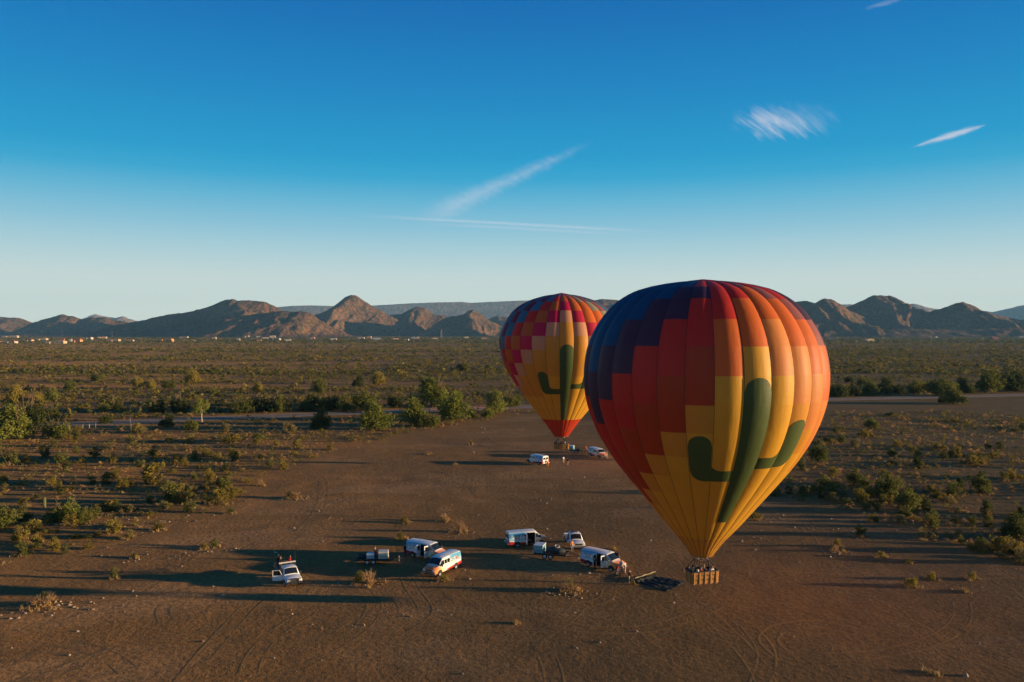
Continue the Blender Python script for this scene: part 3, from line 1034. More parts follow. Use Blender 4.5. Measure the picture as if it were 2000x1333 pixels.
def basket(T, yaw, L, D, Hb, mouth_h, mouth_r, nstrap, k=1.0):
    """wicker basket under a balloon; everything it carries upward to the burner frame"""
    Mz = Matrix.Rotation(yaw, 4, 'Z')
    wall = 0.07
    mb = MB()

    def ring(l, d, z, r=0.16):
        pts = []
        for cx, cy, a_ in ((l / 2 - r, d / 2 - r, 0), (-l / 2 + r, d / 2 - r, 90), (-l / 2 + r, -d / 2 + r, 180), (l / 2 - r, -d / 2 + r, 270)):
            for q in range(4):
                t = rad(a_ + 30 * q)
                pts.append((cx + r * math.cos(t), cy + r * math.sin(t), z))
        return pts
    mb.loft([ring(L * 0.96, D * 0.94, 0.06), ring(L * 0.97, D * 0.95, Hb * 0.3), ring(L * 0.985, D * 0.97, Hb * 0.65), ring(L, D, Hb),
             ring(L - 2 * wall, D - 2 * wall, Hb), ring(L * 0.96 - 2 * wall, D * 0.94 - 2 * wall, 0.12)], 0, True, False, Mz)
    mb.add([Mz @ Vector(p) for p in ring(L * 0.96, D * 0.94, 0.06)], [tuple(range(15, -1, -1))])
    mb.add([Mz @ Vector(p) for p in ring(L * 0.94, D * 0.92, 0.12)], [tuple(range(16))])
    B = mb.build("wicker_basket", M_WICKER, T, 50)
    # partitions inside
    mb = MB()
    for fx in (-0.18, 0.18):
        mb.box((fx * L, 0, Hb * 0.5), (0.06, D * 0.9, Hb * 0.86), 0, Mz)
    mb.build("partition", M_WICKER, B)
    # padded rim
    mb = MB()
    r = 0.075
    rings = []
    base = ring(L - wall, D - wall, 0)
    n = len(base)
    for i, p in enumerate(base):
        nx_ = Vector((p[0] / L, p[1] / D, 0)).normalized()
        rings.append([Vector((p[0], p[1], Hb)) + nx_ * (r * math.cos(2 * math.pi * q / 6)) + Vector((0, 0, r * math.sin(2 * math.pi * q / 6) + 0.02)) for q in range(6)])
    rings.append(rings[0])
    mb.loft(rings, 0, True, False, Mz)
    mb.build("padded_rim", M_PAD, B, 60)
    # suede straps and corner sleeves
    for i in range(nstrap):
        f = (i + 0.5) / nstrap - 0.5
        for sy in (-1, 1):
            mb = MB()
            mb.box((f * L * 0.97, sy * (D / 2 + 0.012), Hb * 0.5), (0.11, 0.05, Hb * 0.98), 0, Mz)
            mb.build("suede_strap", M_SUEDE, B)
    for sx in (-1, 1):
        for f in (-0.25, 0.25):
            mb = MB()
            mb.box((sx * (L / 2 + 0.012), f * D, Hb * 0.5), (0.05, 0.16, Hb * 0.98), 0, Mz)
            mb.build("suede_strap", M_SUEDE, B)
    for f in (-0.33, 0.0, 0.33):
        mb = MB()
        mb.box((0, f * D, 0.025), (L * 0.93, 0.09, 0.06), 0, Mz)
        mb.build("wooden_skid", plain("skid_wood", (0.30, 0.18, 0.09), 0.8), B)
    # foot holes on the long sides
    for i in range(nstrap - 1):
        f = (i + 1) / nstrap - 0.5
        for z in (0.38, 0.72):
            mb = MB()
            mb.box((f * L * 0.97, -(D / 2 - 0.004), Hb * z), (0.14, 0.03, 0.10), 0, Mz)
            mb.build("foot_hole", M_DARKIN, B)
    # fuel tanks
    for sx in (-1, 1):
        mb = MB()
        c = Vector((sx * L * 0.22, -D * 0.27, 0))
        for z0, z1, r0, r1 in ((0.16, Hb + 0.05, 0.17, 0.17), (Hb + 0.05, Hb + 0.16, 0.17, 0.10), (Hb + 0.16, Hb + 0.22, 0.10, 0.10)):
            mb.tube(c + Vector((0, 0, z0)), c + Vector((0, 0, z1)), r0, r1, 14, 0, Mz)
        mb.build("fuel_tank", M_TANK, B, 50)
    # burner frame and padded uprights
    fz = Hb + 1.45 * k
    fl, fd = L * 0.38, D * 0.55
    fr = MB()
    cs = [(-fl / 2, -fd / 2), (fl / 2, -fd / 2), (fl / 2, fd / 2), (-fl / 2, fd / 2)]
    for i in range(4):
        fr.tube((*cs[i], fz), (*cs[(i + 1) % 4], fz), 0.035, None, 6, 0, Mz)
    fr.tube((-fl / 2, 0, fz), (fl / 2, 0, fz), 0.03, None, 6, 0, Mz)
    FR = fr.build("burner_frame", M_STEEL, T)
    for (sx, sy), c in zip(((-1, -1), (1, -1), (1, 1), (-1, 1)), cs):
        for q in (1.0, 0.42):
            mb = MB()
            mb.tube((sx * L * 0.47 * q, sy * D * 0.46, Hb), (c[0] * (1 if q == 1 else 0.8), c[1], fz), 0.055, 0.05, 8, 0, Mz)
            mb.build("upright", M_PAD, T, 60)
    for f in (-0.28, 0.0, 0.28):
        mb = MB()
        x = f * fl * 1.5
        mb.tube((x, 0, fz - 0.12), (x, 0, fz + 0.02), 0.12, 0.13, 12, 1, Mz)
        mb.tube((x, 0, fz + 0.02), (x, 0, fz + 0.5), 0.14, 0.17, 14, 0, Mz)
        for q in range(4):
            mb.tube((x - 0.13, 0.1, fz + 0.1 + q * 0.1), (x + 0.13, 0.1, fz + 0.1 + q * 0.1), 0.02, None, 5, 1, Mz)
        mb.build("burner", [M_STEEL, M_BLACK], FR, 50)
    # cables to the mouth
    for i in range(12):
        a = 2 * math.pi * (i + 0.5) / 12
        j = int(((math.degrees(a)) % 360) // 90)
        c = [cs[2], cs[3], cs[0], cs[1]][j]
        mb = MB()
        mb.tube(Mz @ Vector((c[0], c[1], fz)), Mz @ Vector((0, 0, 0)) + Matrix.Rotation(yaw, 3, 'Z') @ Vector((mouth_r * math.cos(a), mouth_r * math.sin(a), mouth_h)), 0.012, None, 4)
        mb.build("suspension_cable", M_ROPE, T)
    return B


# --- near balloon
B1 = Vector(at(1371, 1137, 86.1))


def prof_from(zoom, y_origin, scale, cx_half, dist, base_h, shrink):
    out = []
    for yz, hw in zoom:
        py = y_origin + scale * yz
        ppm = F / dist
        r_app = hw * scale / ppm
        R = r_app / math.sqrt(1 + (r_app / dist) ** 2)
        d_eff = dist - R * R / dist
        h = CAM_H + (Y0 - py) / F * d_eff
        out.append((h - base_h, R))
    return out


P1 = prof_from([(52, 118), (62, 190), (78, 265), (102, 335), (150, 412), (220, 477), (300, 524), (380, 550), (480, 561), (600, 549), (730, 502), (850, 428), (950, 348), (1050, 262), (1150, 176), (1235, 98), (1300, 50)],
               530, 0.4276, 0, 86.1, B1.z, 1)
P1 = [(P1[0][0] + 0.22, 0.6)] + [(h, r * 0.957) for h, r in P1]
_pr1 = Profile(P1)


def front_s(pr, py, dist, base_h):
    """arc position on the front meridian seen at this row of the photograph"""
    best, bs = 1e9, 0
    for t in np.linspace(0, pr.len, 800):
        h, r = pr.hr(t)
        y = Y0 - (h + base_h - CAM_H) / (dist - r) * F
        if abs(y - py) < best:
            best, bs = abs(y - py), t
    return float(bs), float(pr.hr(bs)[0])


rows1 = [0.9] + [front_s(_pr1, 530 + 0.4276 * y, 86.1, B1.z)[0] for y in (72, 125, 220, 345, 480, 615, 745, 857, 950, 1032, 1100, 1165, 1233)] + [_pr1.len]


def colour_near(g, r):
    if g == 99:
        return 'red'
    if r >= 13:
        return 'goldskirt'
    r = r - 1                      # row index used by the staircase: 0 = first row below the crown row
    d = min(abs(g - 2), abs(g + 12), abs(g - 17))
    ry = 3 + d
    if 2 <= g < 9:  # right gores: sunlight put into the panel colours, paler and more orange
        if r >= ry + 1:
            return 'yellow'
        if r >= ry:
            return 'yellow' if d < 2 else 'amber'
        if r >= ry - 2:
            return 'sunlit_orange' if d else 'orange'
        if r >= ry - 4:
            return 'orange' if d > 0 else 'red'
        if r >= ry - 5:
            return 'plum'
        return 'red' if d < 4 else ('navy' if r > d - 5 else 'blue')
    if r >= ry + 1:
        return 'yellow'
    if r >= ry:
        return 'amber' if d > 1 else 'yellow'
    if r >= ry - 2:
        return 'rust' if d > 1 else 'orange'
    if r >= ry - 4:
        return 'red'
    if g == 1:
        return 'red'
    if r >= ry - 6:
        return 'navy' if r >= 0 or g < 0 else 'red'
    return 'blue'


def h1(y):
    return front_s(_pr1, 530 + 0.4276 * y, 86.1, B1.z)[1]


cact1 = [(2, 0.0, 1.0, h1(487), h1(1150), 'round', None),
         (0, 0.03, 0.97, h1(755), h1(962), 'round', 'left'),
         (0, 0.9, 1.0, h1(912), h1(962), None, None),
         (1, -0.06, 1.03, h1(914), h1(962), 'filletl', None),
         (3, -0.03, 1.03, h1(858), h1(908), 'filletr', None),
         (4, 0.0, 0.97, h1(690), h1(906), 'round', 'right')]
NB, pr1 = balloon("hot_air_balloon", "large near balloon, yellow and orange with blue shoulder, green cactus and golden skirt", B1, P1, 29, -7.4, rows1, colour_near, cact1,
                  [(rows1[13], 0.05), (_pr1.len - 0.06, 0.05)], 0.032, 0.022)
MOUTH1 = pr1.P[-1]
basket(NB, rad(13), 3.3, 1.65, 1.32, MOUTH1[0], MOUTH1[1], 5, 0.82)

# --- far balloon
B2 = Vector(at(1096.5, 877.5, 178.0))
P2 = prof_from([(72, 75), (80, 130), (95, 190), (130, 290), (200, 402), (300, 477), (430, 531), (550, 529), (680, 492), (780, 440), (880, 375), (970, 308), (1060, 242), (1160, 162), (1230, 110), (1300, 62)],
               560, 0.2251, 0, 178.0, B2.z, 1)
P2 = [(P2[0][0] + 0.3, 0.5)] + [(h, r * 0.985) for h, r in P2]
_pr2 = Profile(P2)
rows2 = [0.9] + [front_s(_pr2, 560 + 0.2251 * y, 178.0, B2.z)[0] for y in (80, 132, 210, 312, 430, 552, 672, 782, 880, 965, 1035, 1100, 1160, 1226)] + [_pr2.len]


def colour_far(g, r):
    if g == 99:
        return 'red'
    if r >= 13:
        return 'skirtred'
    r -= 1
    d = min(abs(g), abs(g + 14), abs(g - 14))
    a = 3 + d
    if r >= a + 3 or r >= 9:
        return 'yellow'
    if r >= a:
        return 'amber'
    if r == a - 1:
        return 'peach'
    if r == a - 2:
        return 'magenta' if g <= 0 else 'crimson'
    if r == a - 3:
        return 'brown' if g <= 0 else 'orange'
    if r == a - 4:
        return 'red' if g <= 0 else 'orange'
    if r == a - 5:
        return 'teal' if g <= 0 else 'sunlit_teal'  # right gores: teal shifted to grey-green, the sunlight painted into its colour
    if r == a - 6:
        return 'maroon' if g <= 0 else 'plum'
    return 'teal' if (r - a) % 2 else 'maroon'


def h2(y):
    return front_s(_pr2, 560 + 0.2251 * y, 178.0, B2.z)[1]


cact2 = [(0, 0.0, 1.0, h2(503), h2(1160), 'round', None),
         (-2, 0.15, 0.99, h2(742), h2(938), 'round', 'left'),
         (-1, -0.04, 1.02, h2(890), h2(936), 'filletl', None),
         (1, -0.02, 1.04, h2(848), h2(890), 'filletr', None),
         (2, 0.0, 0.9, h2(700), h2(889), 'round', 'right')]
FB, pr2 = balloon("hot_air_balloon", "smaller farther balloon with red skirt, teal and magenta panels and green cactus", B2, P2, 28, -1.6, rows2, colour_far, cact2,
                  [(rows2[13], 0.06), (rows2[14], 0.05), (_pr2.len - 0.06, 0.06)], 0.034, 0.03)
basket(FB, rad(-4), 3.4, 1.65, 1.32, pr2.P[-1][0], pr2.P[-1][1], 6, 0.82)

# ------------------------------------------------------------------ vans
def ring_pts(zb, wm, belt, wt, zt, wb=None, crown=0.04, r=0.14):
    """cross-section of a body, right side (-y) bottom up, over the roof, down the left side"""
    wb = wm * 0.96 if wb is None else wb
    half = [(-wb, zb), (-wm, zb + 0.22), (-wm, belt), (-wt - 0.015, zt - r), (-wt + r * 0.45, zt - r * 0.22), (-wt * 0.5, zt + crown * 0.7)]
    return [(y, z) for y, z in half] + [(0, zt + crown)] + [(-y, z) for y, z in reversed(half)]


def wheel(parent, x, y, R, W, side):
    mb = MB()
    prof = [(R * 0.62, -W / 2), (R * 0.93, -W / 2), (R, -W * 0.3), (R, W * 0.3), (R * 0.93, W / 2), (R * 0.62, W / 2)]
    n = 20
    rings = [[(x + r * math.cos(2 * math.pi * i / n), y + w, R + r * math.sin(2 * math.pi * i / n)) for i in range(n)] for r, w in prof]
    mb.loft(rings, 0, True, False)
    T = mb.build("wheel", M_TYRE, parent, 40)
    mb = MB()
    o = side * W / 2
    rim = [(R * 0.62, 0.0), (R * 0.56, -0.02), (R * 0.5, -0.06), (R * 0.2, -0.03), (R * 0.18, 0.02)]
    rings = [[(x + r * math.cos(2 * math.pi * i / n), y + o + side * w, R + r * math.sin(2 * math.pi * i / n)) for i in range(n)] for r, w in rim]
    mb.loft(rings, 0, True, False)
    mb.add(rings[-1], [tuple(range(n))])
    mb.build("rim", M_RIM, T, 30)
    return T


def quad_panel(name, pts, off, mat, parent, thick=0.012):
    """thin pane following four corner points (counter-clockwise seen from outside)"""
    P = [Vector(p) for p in pts]
    n = (P[1] - P[0]).cross(P[2] - P[0]).normalized()
    mb = MB()
    a = [p + n * off for p in P]
    c = sum(a, Vector()) / 4
    b = [c + (p - c) * 0.97 + n * thick for p in a]
    mb.loft([a, b], 0, True, False)
    mb.add(b, [(0, 1, 2, 3)])
    return mb.build(name, mat, parent)


def windscreen(a, b, f0, f1, parent, r=0.14):
    """glass following the curved surface between the roof edge a and the scuttle b"""
    mb = MB()
    ra = [Vector((a[0], y, z)) for y, z in ring_pts(*a[1:], r=r)]
    rb = [Vector((b[0], y, z)) for y, z in ring_pts(*b[1:], r=r)]
    ids = [4, 5, 6, 7, 8]
    up = (rb[6] - ra[6]).cross(Vector((0, 1, 0))).normalized()
    up = -up if up.x < 0 else up
    outer, inner = [], []
    for f in (f0, f1):
        row = [ra[i].lerp(rb[i], f) for i in ids]
        row[0].y *= 0.98
        row[-1].y *= 0.98
        outer.append([p + up * 0.022 for p in row])
        inner.append([p + up * 0.002 for p in row])
    mb.loft([inner[0], outer[0], outer[1], inner[1]], 0, False, False)
    mb.build("windscreen", M_GLASS, parent)


VAN_ST = [  # x, zb, wm, belt, wt, zt
    (-2.80, 0.50, 0.93, 1.20, 0.78, 1.97), (-2.72, 0.42, 0.985, 1.22, 0.86, 2.06), (-1.2, 0.40, 1.0, 1.22, 0.875, 2.09), (-0.25, 0.40, 1.0, 1.22, 0.875, 2.09),
    (1.0, 0.40, 1.0, 1.22, 0.87, 2.07), (1.22, 0.40, 1.0, 1.22, 0.86, 2.03), (2.02, 0.42, 0.985, 1.12, 0.90, 1.30), (2.45, 0.44, 0.97, 1.0, 0.86, 1.2), (2.86, 0.46, 0.94, 0.92, 0.80, 1.08), (2.96, 0.52, 0.88, 0.80, 0.76, 0.98)]


def side_pt(x, w, z, sgn, st):
    """point on the upper side wall between belt and roof at station values st"""
    _, zb, wm, belt, wt, zt = st
    f = (z - belt) / (zt - 0.14 - belt)
    return (x, sgn * (wm + (wt + 0.015 - wm) * f), z)


def make_van(loc, heading, label, door='closed', far=False):
    T = thing("passenger_van", loc, heading, label, 'van', 'white passenger vans of the balloon crew')
    mb = MB()
    rings = [[(st[0], y, z) for y, z in ring_pts(*st[1:])] for st in VAN_ST]
    skip = {(3, 1), (3, 2), (3, 0)} if door != 'closed' else set()
    mb.loft(rings, 0, True, True, None, skip)
    mb.build("body", M_WRAP, T, 32)
    # interior seen through the open side door
    if door != 'closed':
        mb = MB()
        mb.box((-0.2, 0, 0.52), (4.4, 1.84, 0.06))
        mb.box((-0.2, 0.9, 1.25), (4.0, 0.04, 1.4))
        mb.build("cabin_floor", M_DARKIN, T)
        for x in (-1.6, -0.75, 0.35):
            mb = MB()
            mb.box((x, 0.1, 0.80), (0.5, 1.3, 0.18))
            mb.box((x - 0.26, 0.1, 1.15), (0.12, 1.3, 0.62))
            mb.build("bench_seat", plain("grey_seat_cloth", (0.16, 0.15, 0.15), 0.9), T)
        # barn doors swung out
        for hx, ang, wid in ((1.0, 75, 0.62), (-0.25, -102, 0.62)):
            sg = 1 if hx < 0.5 else -1
            mb = MB()
            Mx = Matrix.Translation((hx, -1.0, 0)) @ Matrix.Rotation(rad(ang if sg < 0 else ang), 4, 'Z')
            mb.box((sg * wid / 2, 0, 0.82), (wid, 0.05, 0.84), 0, Mx)
            mb.box((sg * wid / 2, 0.0, 1.86), (wid, 0.05, 0.16), 0, Mx)
            mb.box((sg * 0.05, 0, 1.5), (0.1, 0.05, 0.56), 0, Mx)
            mb.box((sg * (wid - 0.05), 0, 1.5), (0.1, 0.05, 0.56), 0, Mx)
            D = mb.build("side_door", M_WHITE, T)
            mb = MB()
            mb.box((sg * wid / 2, 0, 1.51), (wid - 0.2, 0.02, 0.54), 0, Mx)
            mb.build("window", M_GLASS, D)
            mb = MB()
            mb.box((sg * (wid - 0.1), -0.05, 1.08), (0.12, 0.05, 0.04), 0, Mx)
            mb.build("handle", M_BLACK, D)
    # windscreen and windows
    a, b = VAN_ST[5], VAN_ST[6]

    windscreen(a, b, 0.10, 0.92, T)
    for sgn in (-1, 1):
        st = VAN_ST[4]
        pts = [side_pt(1.02, 0, 1.27, sgn, st), side_pt(1.86, 0, 1.27, sgn, VAN_ST[5]), side_pt(1.36, 0, 1.80, sgn, VAN_ST[5]), side_pt(1.02, 0, 1.80, sgn, st)]
        D = quad_panel("front_side_window", pts if sgn < 0 else pts[::-1], 0.012, M_GLASS, T)
        spans = [(-2.55, -1.9), (-1.8, -1.1), (-1.0, -0.34)] + ([(-0.15, 0.36), (0.44, 0.92)] if (door == 'closed' or sgn > 0) else [])
        for x0, x1 in spans:
            st = VAN_ST[3]
            pts = [side_pt(x0, 0, 1.30, sgn, st), side_pt(x1, 0, 1.30, sgn, st), side_pt(x1, 0, 1.78, sgn, st), side_pt(x0, 0, 1.78, sgn, st)]
            wrapped = x0 < -0.3
            quad_panel("side_window", pts if sgn < 0 else pts[::-1], 0.012, M_WRAP if wrapped else M_GLASS, T)
        # mirror
        mb = MB()
        mb.box((1.72, sgn * 1.16, 1.34), (0.1, 0.2, 0.3))
        mb.tube((1.74, sgn * 0.98, 1.3), (1.72, sgn * 1.1, 1.32), 0.03)
        mb.build("mirror", M_BLACK, T)
        # front door outline and handle
        mb = MB()
        mb.box((1.02, sgn * 1.002, 0.86), (0.02, 0.016, 0.74))
        mb.box((1.12, sgn * 1.012, 1.08), (0.13, 0.03, 0.035))
        mb.build("door_handle", M_BLACK, T)
        # wheel arches
        for x in (-1.55, 1.95):
            mb = MB()
            n = 14
            outer = [(x + 0.47 * math.cos(math.pi * i / n), sgn * 1.006, 0.37 + 0.47 * math.sin(math.pi * i / n)) for i in range(n + 1)]
            inner = [(p[0], sgn * 0.9, p[2]) for p in outer]
            mb.loft([outer, inner], 0, False, False)
            mb.add([(p[0], sgn * 1.004, p[2]) for p in outer], [tuple(range(n + 1)) if sgn > 0 else tuple(range(n, -1, -1))])
            mb.build("wheel_arch", M_BLACK, T)
            wheel(T, x, sgn * 0.90, 0.37, 0.24, sgn)
        mb = MB()
        mb.box((2.955, sgn * 0.66, 0.86), (0.07, 0.32, 0.18))
        mb.build("headlight", M_LAMP, T)
        mb = MB()
        mb.box((-2.80, sgn * 0.86, 1.12), (0.05, 0.12, 0.46))
        mb.build("tail_light", M_REDLAMP, T)
    # rear doors' windows
    for sy in (-1, 1):
        quad_panel("rear_window", [(-2.805, sy * 0.08 - 0.0 if sy > 0 else -0.08, 1.28), (-2.805, sy * 0.74, 1.28), (-2.80, sy * 0.70, 1.76), (-2.80, sy * 0.08, 1.76)][::(1 if sy < 0 else -1)], 0.02, M_GLASS, T)
    mb = MB()
    mb.box((2.985, 0, 0.86), (0.05, 0.92, 0.24))
    for z in (0.78, 0.86, 0.94):
        mb.box((3.015, 0, z), (0.03, 0.9, 0.03), 1)
    mb.build("grille", [M_BLACK, M_CHROME], T)
    mb = MB()
    mb.loft([[(3.02, y, z) for y, z in ((-0.98, 0.5), (0.98, 0.5), (0.98, 0.68), (-0.98, 0.68))], [(3.12, y, z) for y, z in ((-0.86, 0.52), (0.86, 0.52), (0.86, 0.66), (-0.86, 0.66))]])
    mb.box((2.96, 0, 0.59), (0.14, 1.96, 0.16))
    mb.build("bumper", M_CHROME, T)
    mb = MB()
    mb.box((-2.90, 0, 0.55), (0.2, 1.9, 0.16))
    mb.build("bumper", M_CHROME, T)
    mb = MB()
    mb.box((0.1, 0, 0.34), (5.2, 1.5, 0.16))
    mb.build("underbody", M_BLACK, T)
    mb = MB()
    mb.tube((0.9, 0.2, 2.1), (0.85, 0.2, 2.45), 0.012)
    mb.tube((0.9, 0.2, 2.09), (0.9, 0.2, 2.13), 0.05)
    mb.build("aerial", M_BLACK, T)
    return T


def van_from(rear_px, front_px, side, **kw):
    """rear_px / front_px: contact points of the visible wheels; side: which side of the van they are on (+1 left, -1 right)"""
    r, f = G(*rear_px), G(*front_px)
    d = (f - r).normalized()
    h = math.atan2(d.y, d.x)
    left = Vector((-d.y, d.x, 0))
    mid = (r + f) / 2 - left * (side * 0.98)
    loc = mid - d * 0.2
    loc.z = zg(loc.x, loc.y)
    return make_van(loc, h, **kw), loc, h


VANS = {}
VANS['A'] = van_from((1011.2, 1069.9), (1057.3, 1066.2), -1, label="white wrapped van with open side doors, behind the trailer, left of the white pickup", door='open')
VANS['B'] = van_from((1148, 1106.9), (1194.4, 1118), -1, label="white wrapped van with orange bonnet coupled to the trailer, nearest the big balloon", door='open')
_h = rad(-31)
VANS['C'] = (lambda L: (make_van(L, _h, label="white wrapped van with open side doors, behind the orange-nosed van", door='open'), L, _h))(Vector(G(838, 1091.5)) + Vector((-0.4, 0.6, 0)))
VANS['D'] = van_from((889.4, 1112.4), (860.8, 1125.6), 1, label="white and orange van facing the camera, parked in front of another van")
VANS['E'] = van_from((1052, 908.6), (1032, 904.8), 1, label="far white van turned away, its pale rear doors sunlit, left of the far basket")
VANS['F'] = van_from((1154, 891.9), (1168.5, 895.8), -1, label="far white van coupled to a small trailer, right of the far basket")


# ------------------------------------------------------------------ pickups
def make_pickup(loc, heading, label, flatbed=False, door=False):
    T = thing("pickup_truck", loc, heading, label, 'pickup truck', 'white pickup trucks')
    W = M_WHITE
    # lower body: bonnet and front
    front = [(0.55, 0.50, 0.98, 0.95, 0.92, 1.08), (1.25, 0.50, 0.985, 0.98, 0.90, 1.13), (2.2, 0.50, 0.97, 0.94, 0.86, 1.09), (2.72, 0.52, 0.93, 0.86, 0.80, 1.00), (2.84, 0.58, 0.86, 0.78, 0.74, 0.90)]
    mb = MB()
    mb.loft([[(s[0], y, z) for y, z in ring_pts(*s[1:], r=0.1)] for s in front])
    mb.build("bonnet", W, T, 32)
    cabst = [(-0.62, 0.50, 0.96, 1.08, 0.74, 1.78), (-0.5, 0.48, 0.985, 1.08, 0.76, 1.86), (0.55, 0.48, 0.985, 1.08, 0.78, 1.90), (0.78, 0.48, 0.985, 1.08, 0.76, 1.84), (1.32, 0.50, 0.98, 1.02, 0.86, 1.15)]
    mb = MB()
    mb.loft([[(s[0], y, z) for y, z in ring_pts(*s[1:], r=0.12)] for s in cabst])
    CAB = mb.build("cab", W, T, 32)
    a, b = cabst[3], cabst[4]

    windscreen(a, b, 0.08, 0.92, CAB, 0.12)
    quad_panel("rear_window", [(-0.615, 0.6, 1.2), (-0.615, -0.6, 1.2), (-0.60, -0.56, 1.68), (-0.60, 0.56, 1.68)][::-1], 0.03, M_GLASS, CAB)
    for sgn in (-1, 1):
        st = cabst[2]
        pts = [side_pt(-0.38, 0, 1.14, sgn, st), side_pt(1.0, 0, 1.14, sgn, st), side_pt(0.62, 0, 1.66, sgn, st), side_pt(-0.38, 0, 1.66, sgn, st)]
        quad_panel("side_window", pts if sgn < 0 else pts[::-1], 0.012, M_GLASS, CAB)
        mb = MB()
        mb.box((1.0, sgn * 1.17, 1.22), (0.1, 0.22, 0.24))
        mb.tube((1.02, sgn * 0.97, 1.16), (1.0, sgn * 1.1, 1.2), 0.025)
        mb.build("mirror", M_BLACK, T)
        mb = MB()
        mb.box((-0.3, sgn * 0.99, 1.0), (0.14, 0.03, 0.035))
        mb.build("door_handle", M_BLACK, CAB)
        for x in (-1.75, 1.85):
            mb = MB()
            n = 12
            if not (flatbed and x < 0):
                outer = [(x + 0.49 * math.cos(math.pi * i / n), sgn * 0.992, 0.4 + 0.47 * math.sin(math.pi * i / n)) for i in range(n + 1)]
                mb.loft([outer, [(p[0], sgn * 0.88, p[2]) for p in outer]], 0, False, False)
                mb.add(outer, [tuple(range(n + 1)) if sgn > 0 else tuple(range(n, -1, -1))])
                mb.build("wheel_arch", M_BLACK, T)
            wheel(T, x, sgn * 0.88, 0.39, 0.26, sgn)
        mb = MB()
        mb.box((2.83, sgn * 0.68, 0.86), (0.08, 0.28, 0.2))
        mb.build("headlight", M_LAMP, T)
    if door:        # passenger door swung open, on the truck's right
        Mx = Matrix.Translation((1.1, -0.99, 0)) @ Matrix.Rotation(rad(68), 4, 'Z')
        mb = MB()
        mb.box((-0.58, 0, 0.80), (1.16, 0.07, 0.60), 0, Mx)
        for x0, x1, z0, z1 in ((-1.14, -1.12, 1.1, 1.7), (-0.05, -0.35, 1.1, 1.7), (-0.35, -1.12, 1.7, 1.7)):
            mb.tube((x0, 0, z0), (x1, 0, z1), 0.035, None, 5, 0, Mx)
        D = mb.build("open_door", W, T)
        mb = MB()
        mb.add([(-1.1, 0, 1.1), (-0.08, 0, 1.1), (-0.36, 0, 1.68), (-1.1, 0, 1.68), (-1.1, 0.01, 1.1), (-0.08, 0.01, 1.1), (-0.36, 0.01, 1.68), (-1.1, 0.01, 1.68)], [(0, 1, 2, 3), (7, 6, 5, 4)], 0, Mx)
        mb.build("window", M_GLASS, D)
    mb = MB()
    mb.box((2.86, 0, 0.86), (0.05, 0.98, 0.26))
    for z in (0.8, 0.92):
        mb.box((2.89, 0, z), (0.03, 0.96, 0.025), 1)
    mb.build("grille", [M_BLACK, M_CHROME], T)
    mb = MB()
    mb.box((2.86, 0, 0.58), (0.2, 1.9, 0.2))
    if flatbed:     # brush guard
        for y in (-0.45, 0.45):
            mb.tube((3.0, y, 0.45), (3.02, y, 1.1), 0.04)
        for z in (0.75, 1.08):
            mb.tube((3.02, -0.75, z), (3.02, 0.75, z), 0.04)
    mb.build("bumper", M_BLACK if flatbed else M_CHROME, T)
    mb = MB()
    mb.box((0.0, 0, 0.45), (5.4, 1.2, 0.16))
    mb.build("chassis", M_BLACK, T)
    if not flatbed:
        mb = MB()
        for sgn in (-1, 1):
            mb.loft([[(x, sgn * y, z) for y, z in ((0.94, 0.55), (0.985, 0.72), (0.98, 1.08), (0.90, 1.10), (0.86, 0.62))] for x in (-2.75, -0.68)])
        mb.box((-2.72, 0, 0.86), (0.08, 1.9, 0.46))
        mb.box((-0.70, 0, 0.86), (0.06, 1.8, 0.46))
        mb.box((-1.7, 0, 0.60), (2.0, 1.76, 0.06))
        mb.build("cargo_bed", W, T, 30)
        for sgn in (-1, 1):
            mb = MB()
            mb.box((-2.77, sgn * 0.88, 0.9), (0.05, 0.14, 0.3))
            mb.build("tail_light", M_REDLAMP, T)
        mb = MB()
        mb.box((0.0, 0.0, 1.97), (0.28, 0.9, 0.1))
        mb.build("light_bar", M_BLACK, T)
    else:
        mb = MB()
        mb.box((-2.05, 0, 0.86), (2.7, 2.0, 0.1))
        mb.box((-2.05, 0, 0.70), (2.6, 0.9, 0.22))
        BED = mb.build("flat_bed", M_BLACK, T)
        mb = MB()
        for sgn in (-1, 1):
            mb.tube((-0.78, sgn * 0.95, 0.9), (-0.78, sgn * 0.95, 2.1), 0.04)
            mb.tube((-3.35, sgn * 0.95, 0.9), (-3.35, sgn * 0.95, 1.55), 0.04)
            mb.tube((-3.35, sgn * 0.95, 1.5), (-0.78, sgn * 0.95, 1.5), 0.03)
        mb.tube((-3.35, -0.95, 1.5), (-3.35, 0.95, 1.5), 0.03)
        mb.build("rail", M_BLACK, BED)
        mb = MB()
        mb.tube((-0.78, -1.0, 2.05), (-0.78, 1.0, 2.05), 0.09, None, 8)
        mb.build("headache_bar", plain("pale_padding", (0.55, 0.5, 0.44), 0.8), BED)
        mb = MB()
        mb.box((-1.25, 0.0, 1.12), (0.6, 1.7, 0.42))
        mb.build("tool_box", M_STEEL, BED)
        mb = MB()
        mb.tube((-0.85, 0.95, 2.0), (-0.9, 0.97, 3.3), 0.015)
        mb.build("whip_aerial", M_BLACK, BED)
    return T


p_ = G(1128, 1075.5)
make_pickup(Vector((p_.x - 0.25, p_.y + 2.6, zg(p_.x, p_.y))), rad(-82), "white pickup with cargo bed facing the camera, behind the dark trailer")
p_ = G(576, 1147)
make_pickup(Vector((p_.x - 1.4, p_.y + 2.45, zg(p_.x, p_.y))), rad(-61), "white flatbed pickup with rail bed and open passenger door, left of everything parked", True, True)


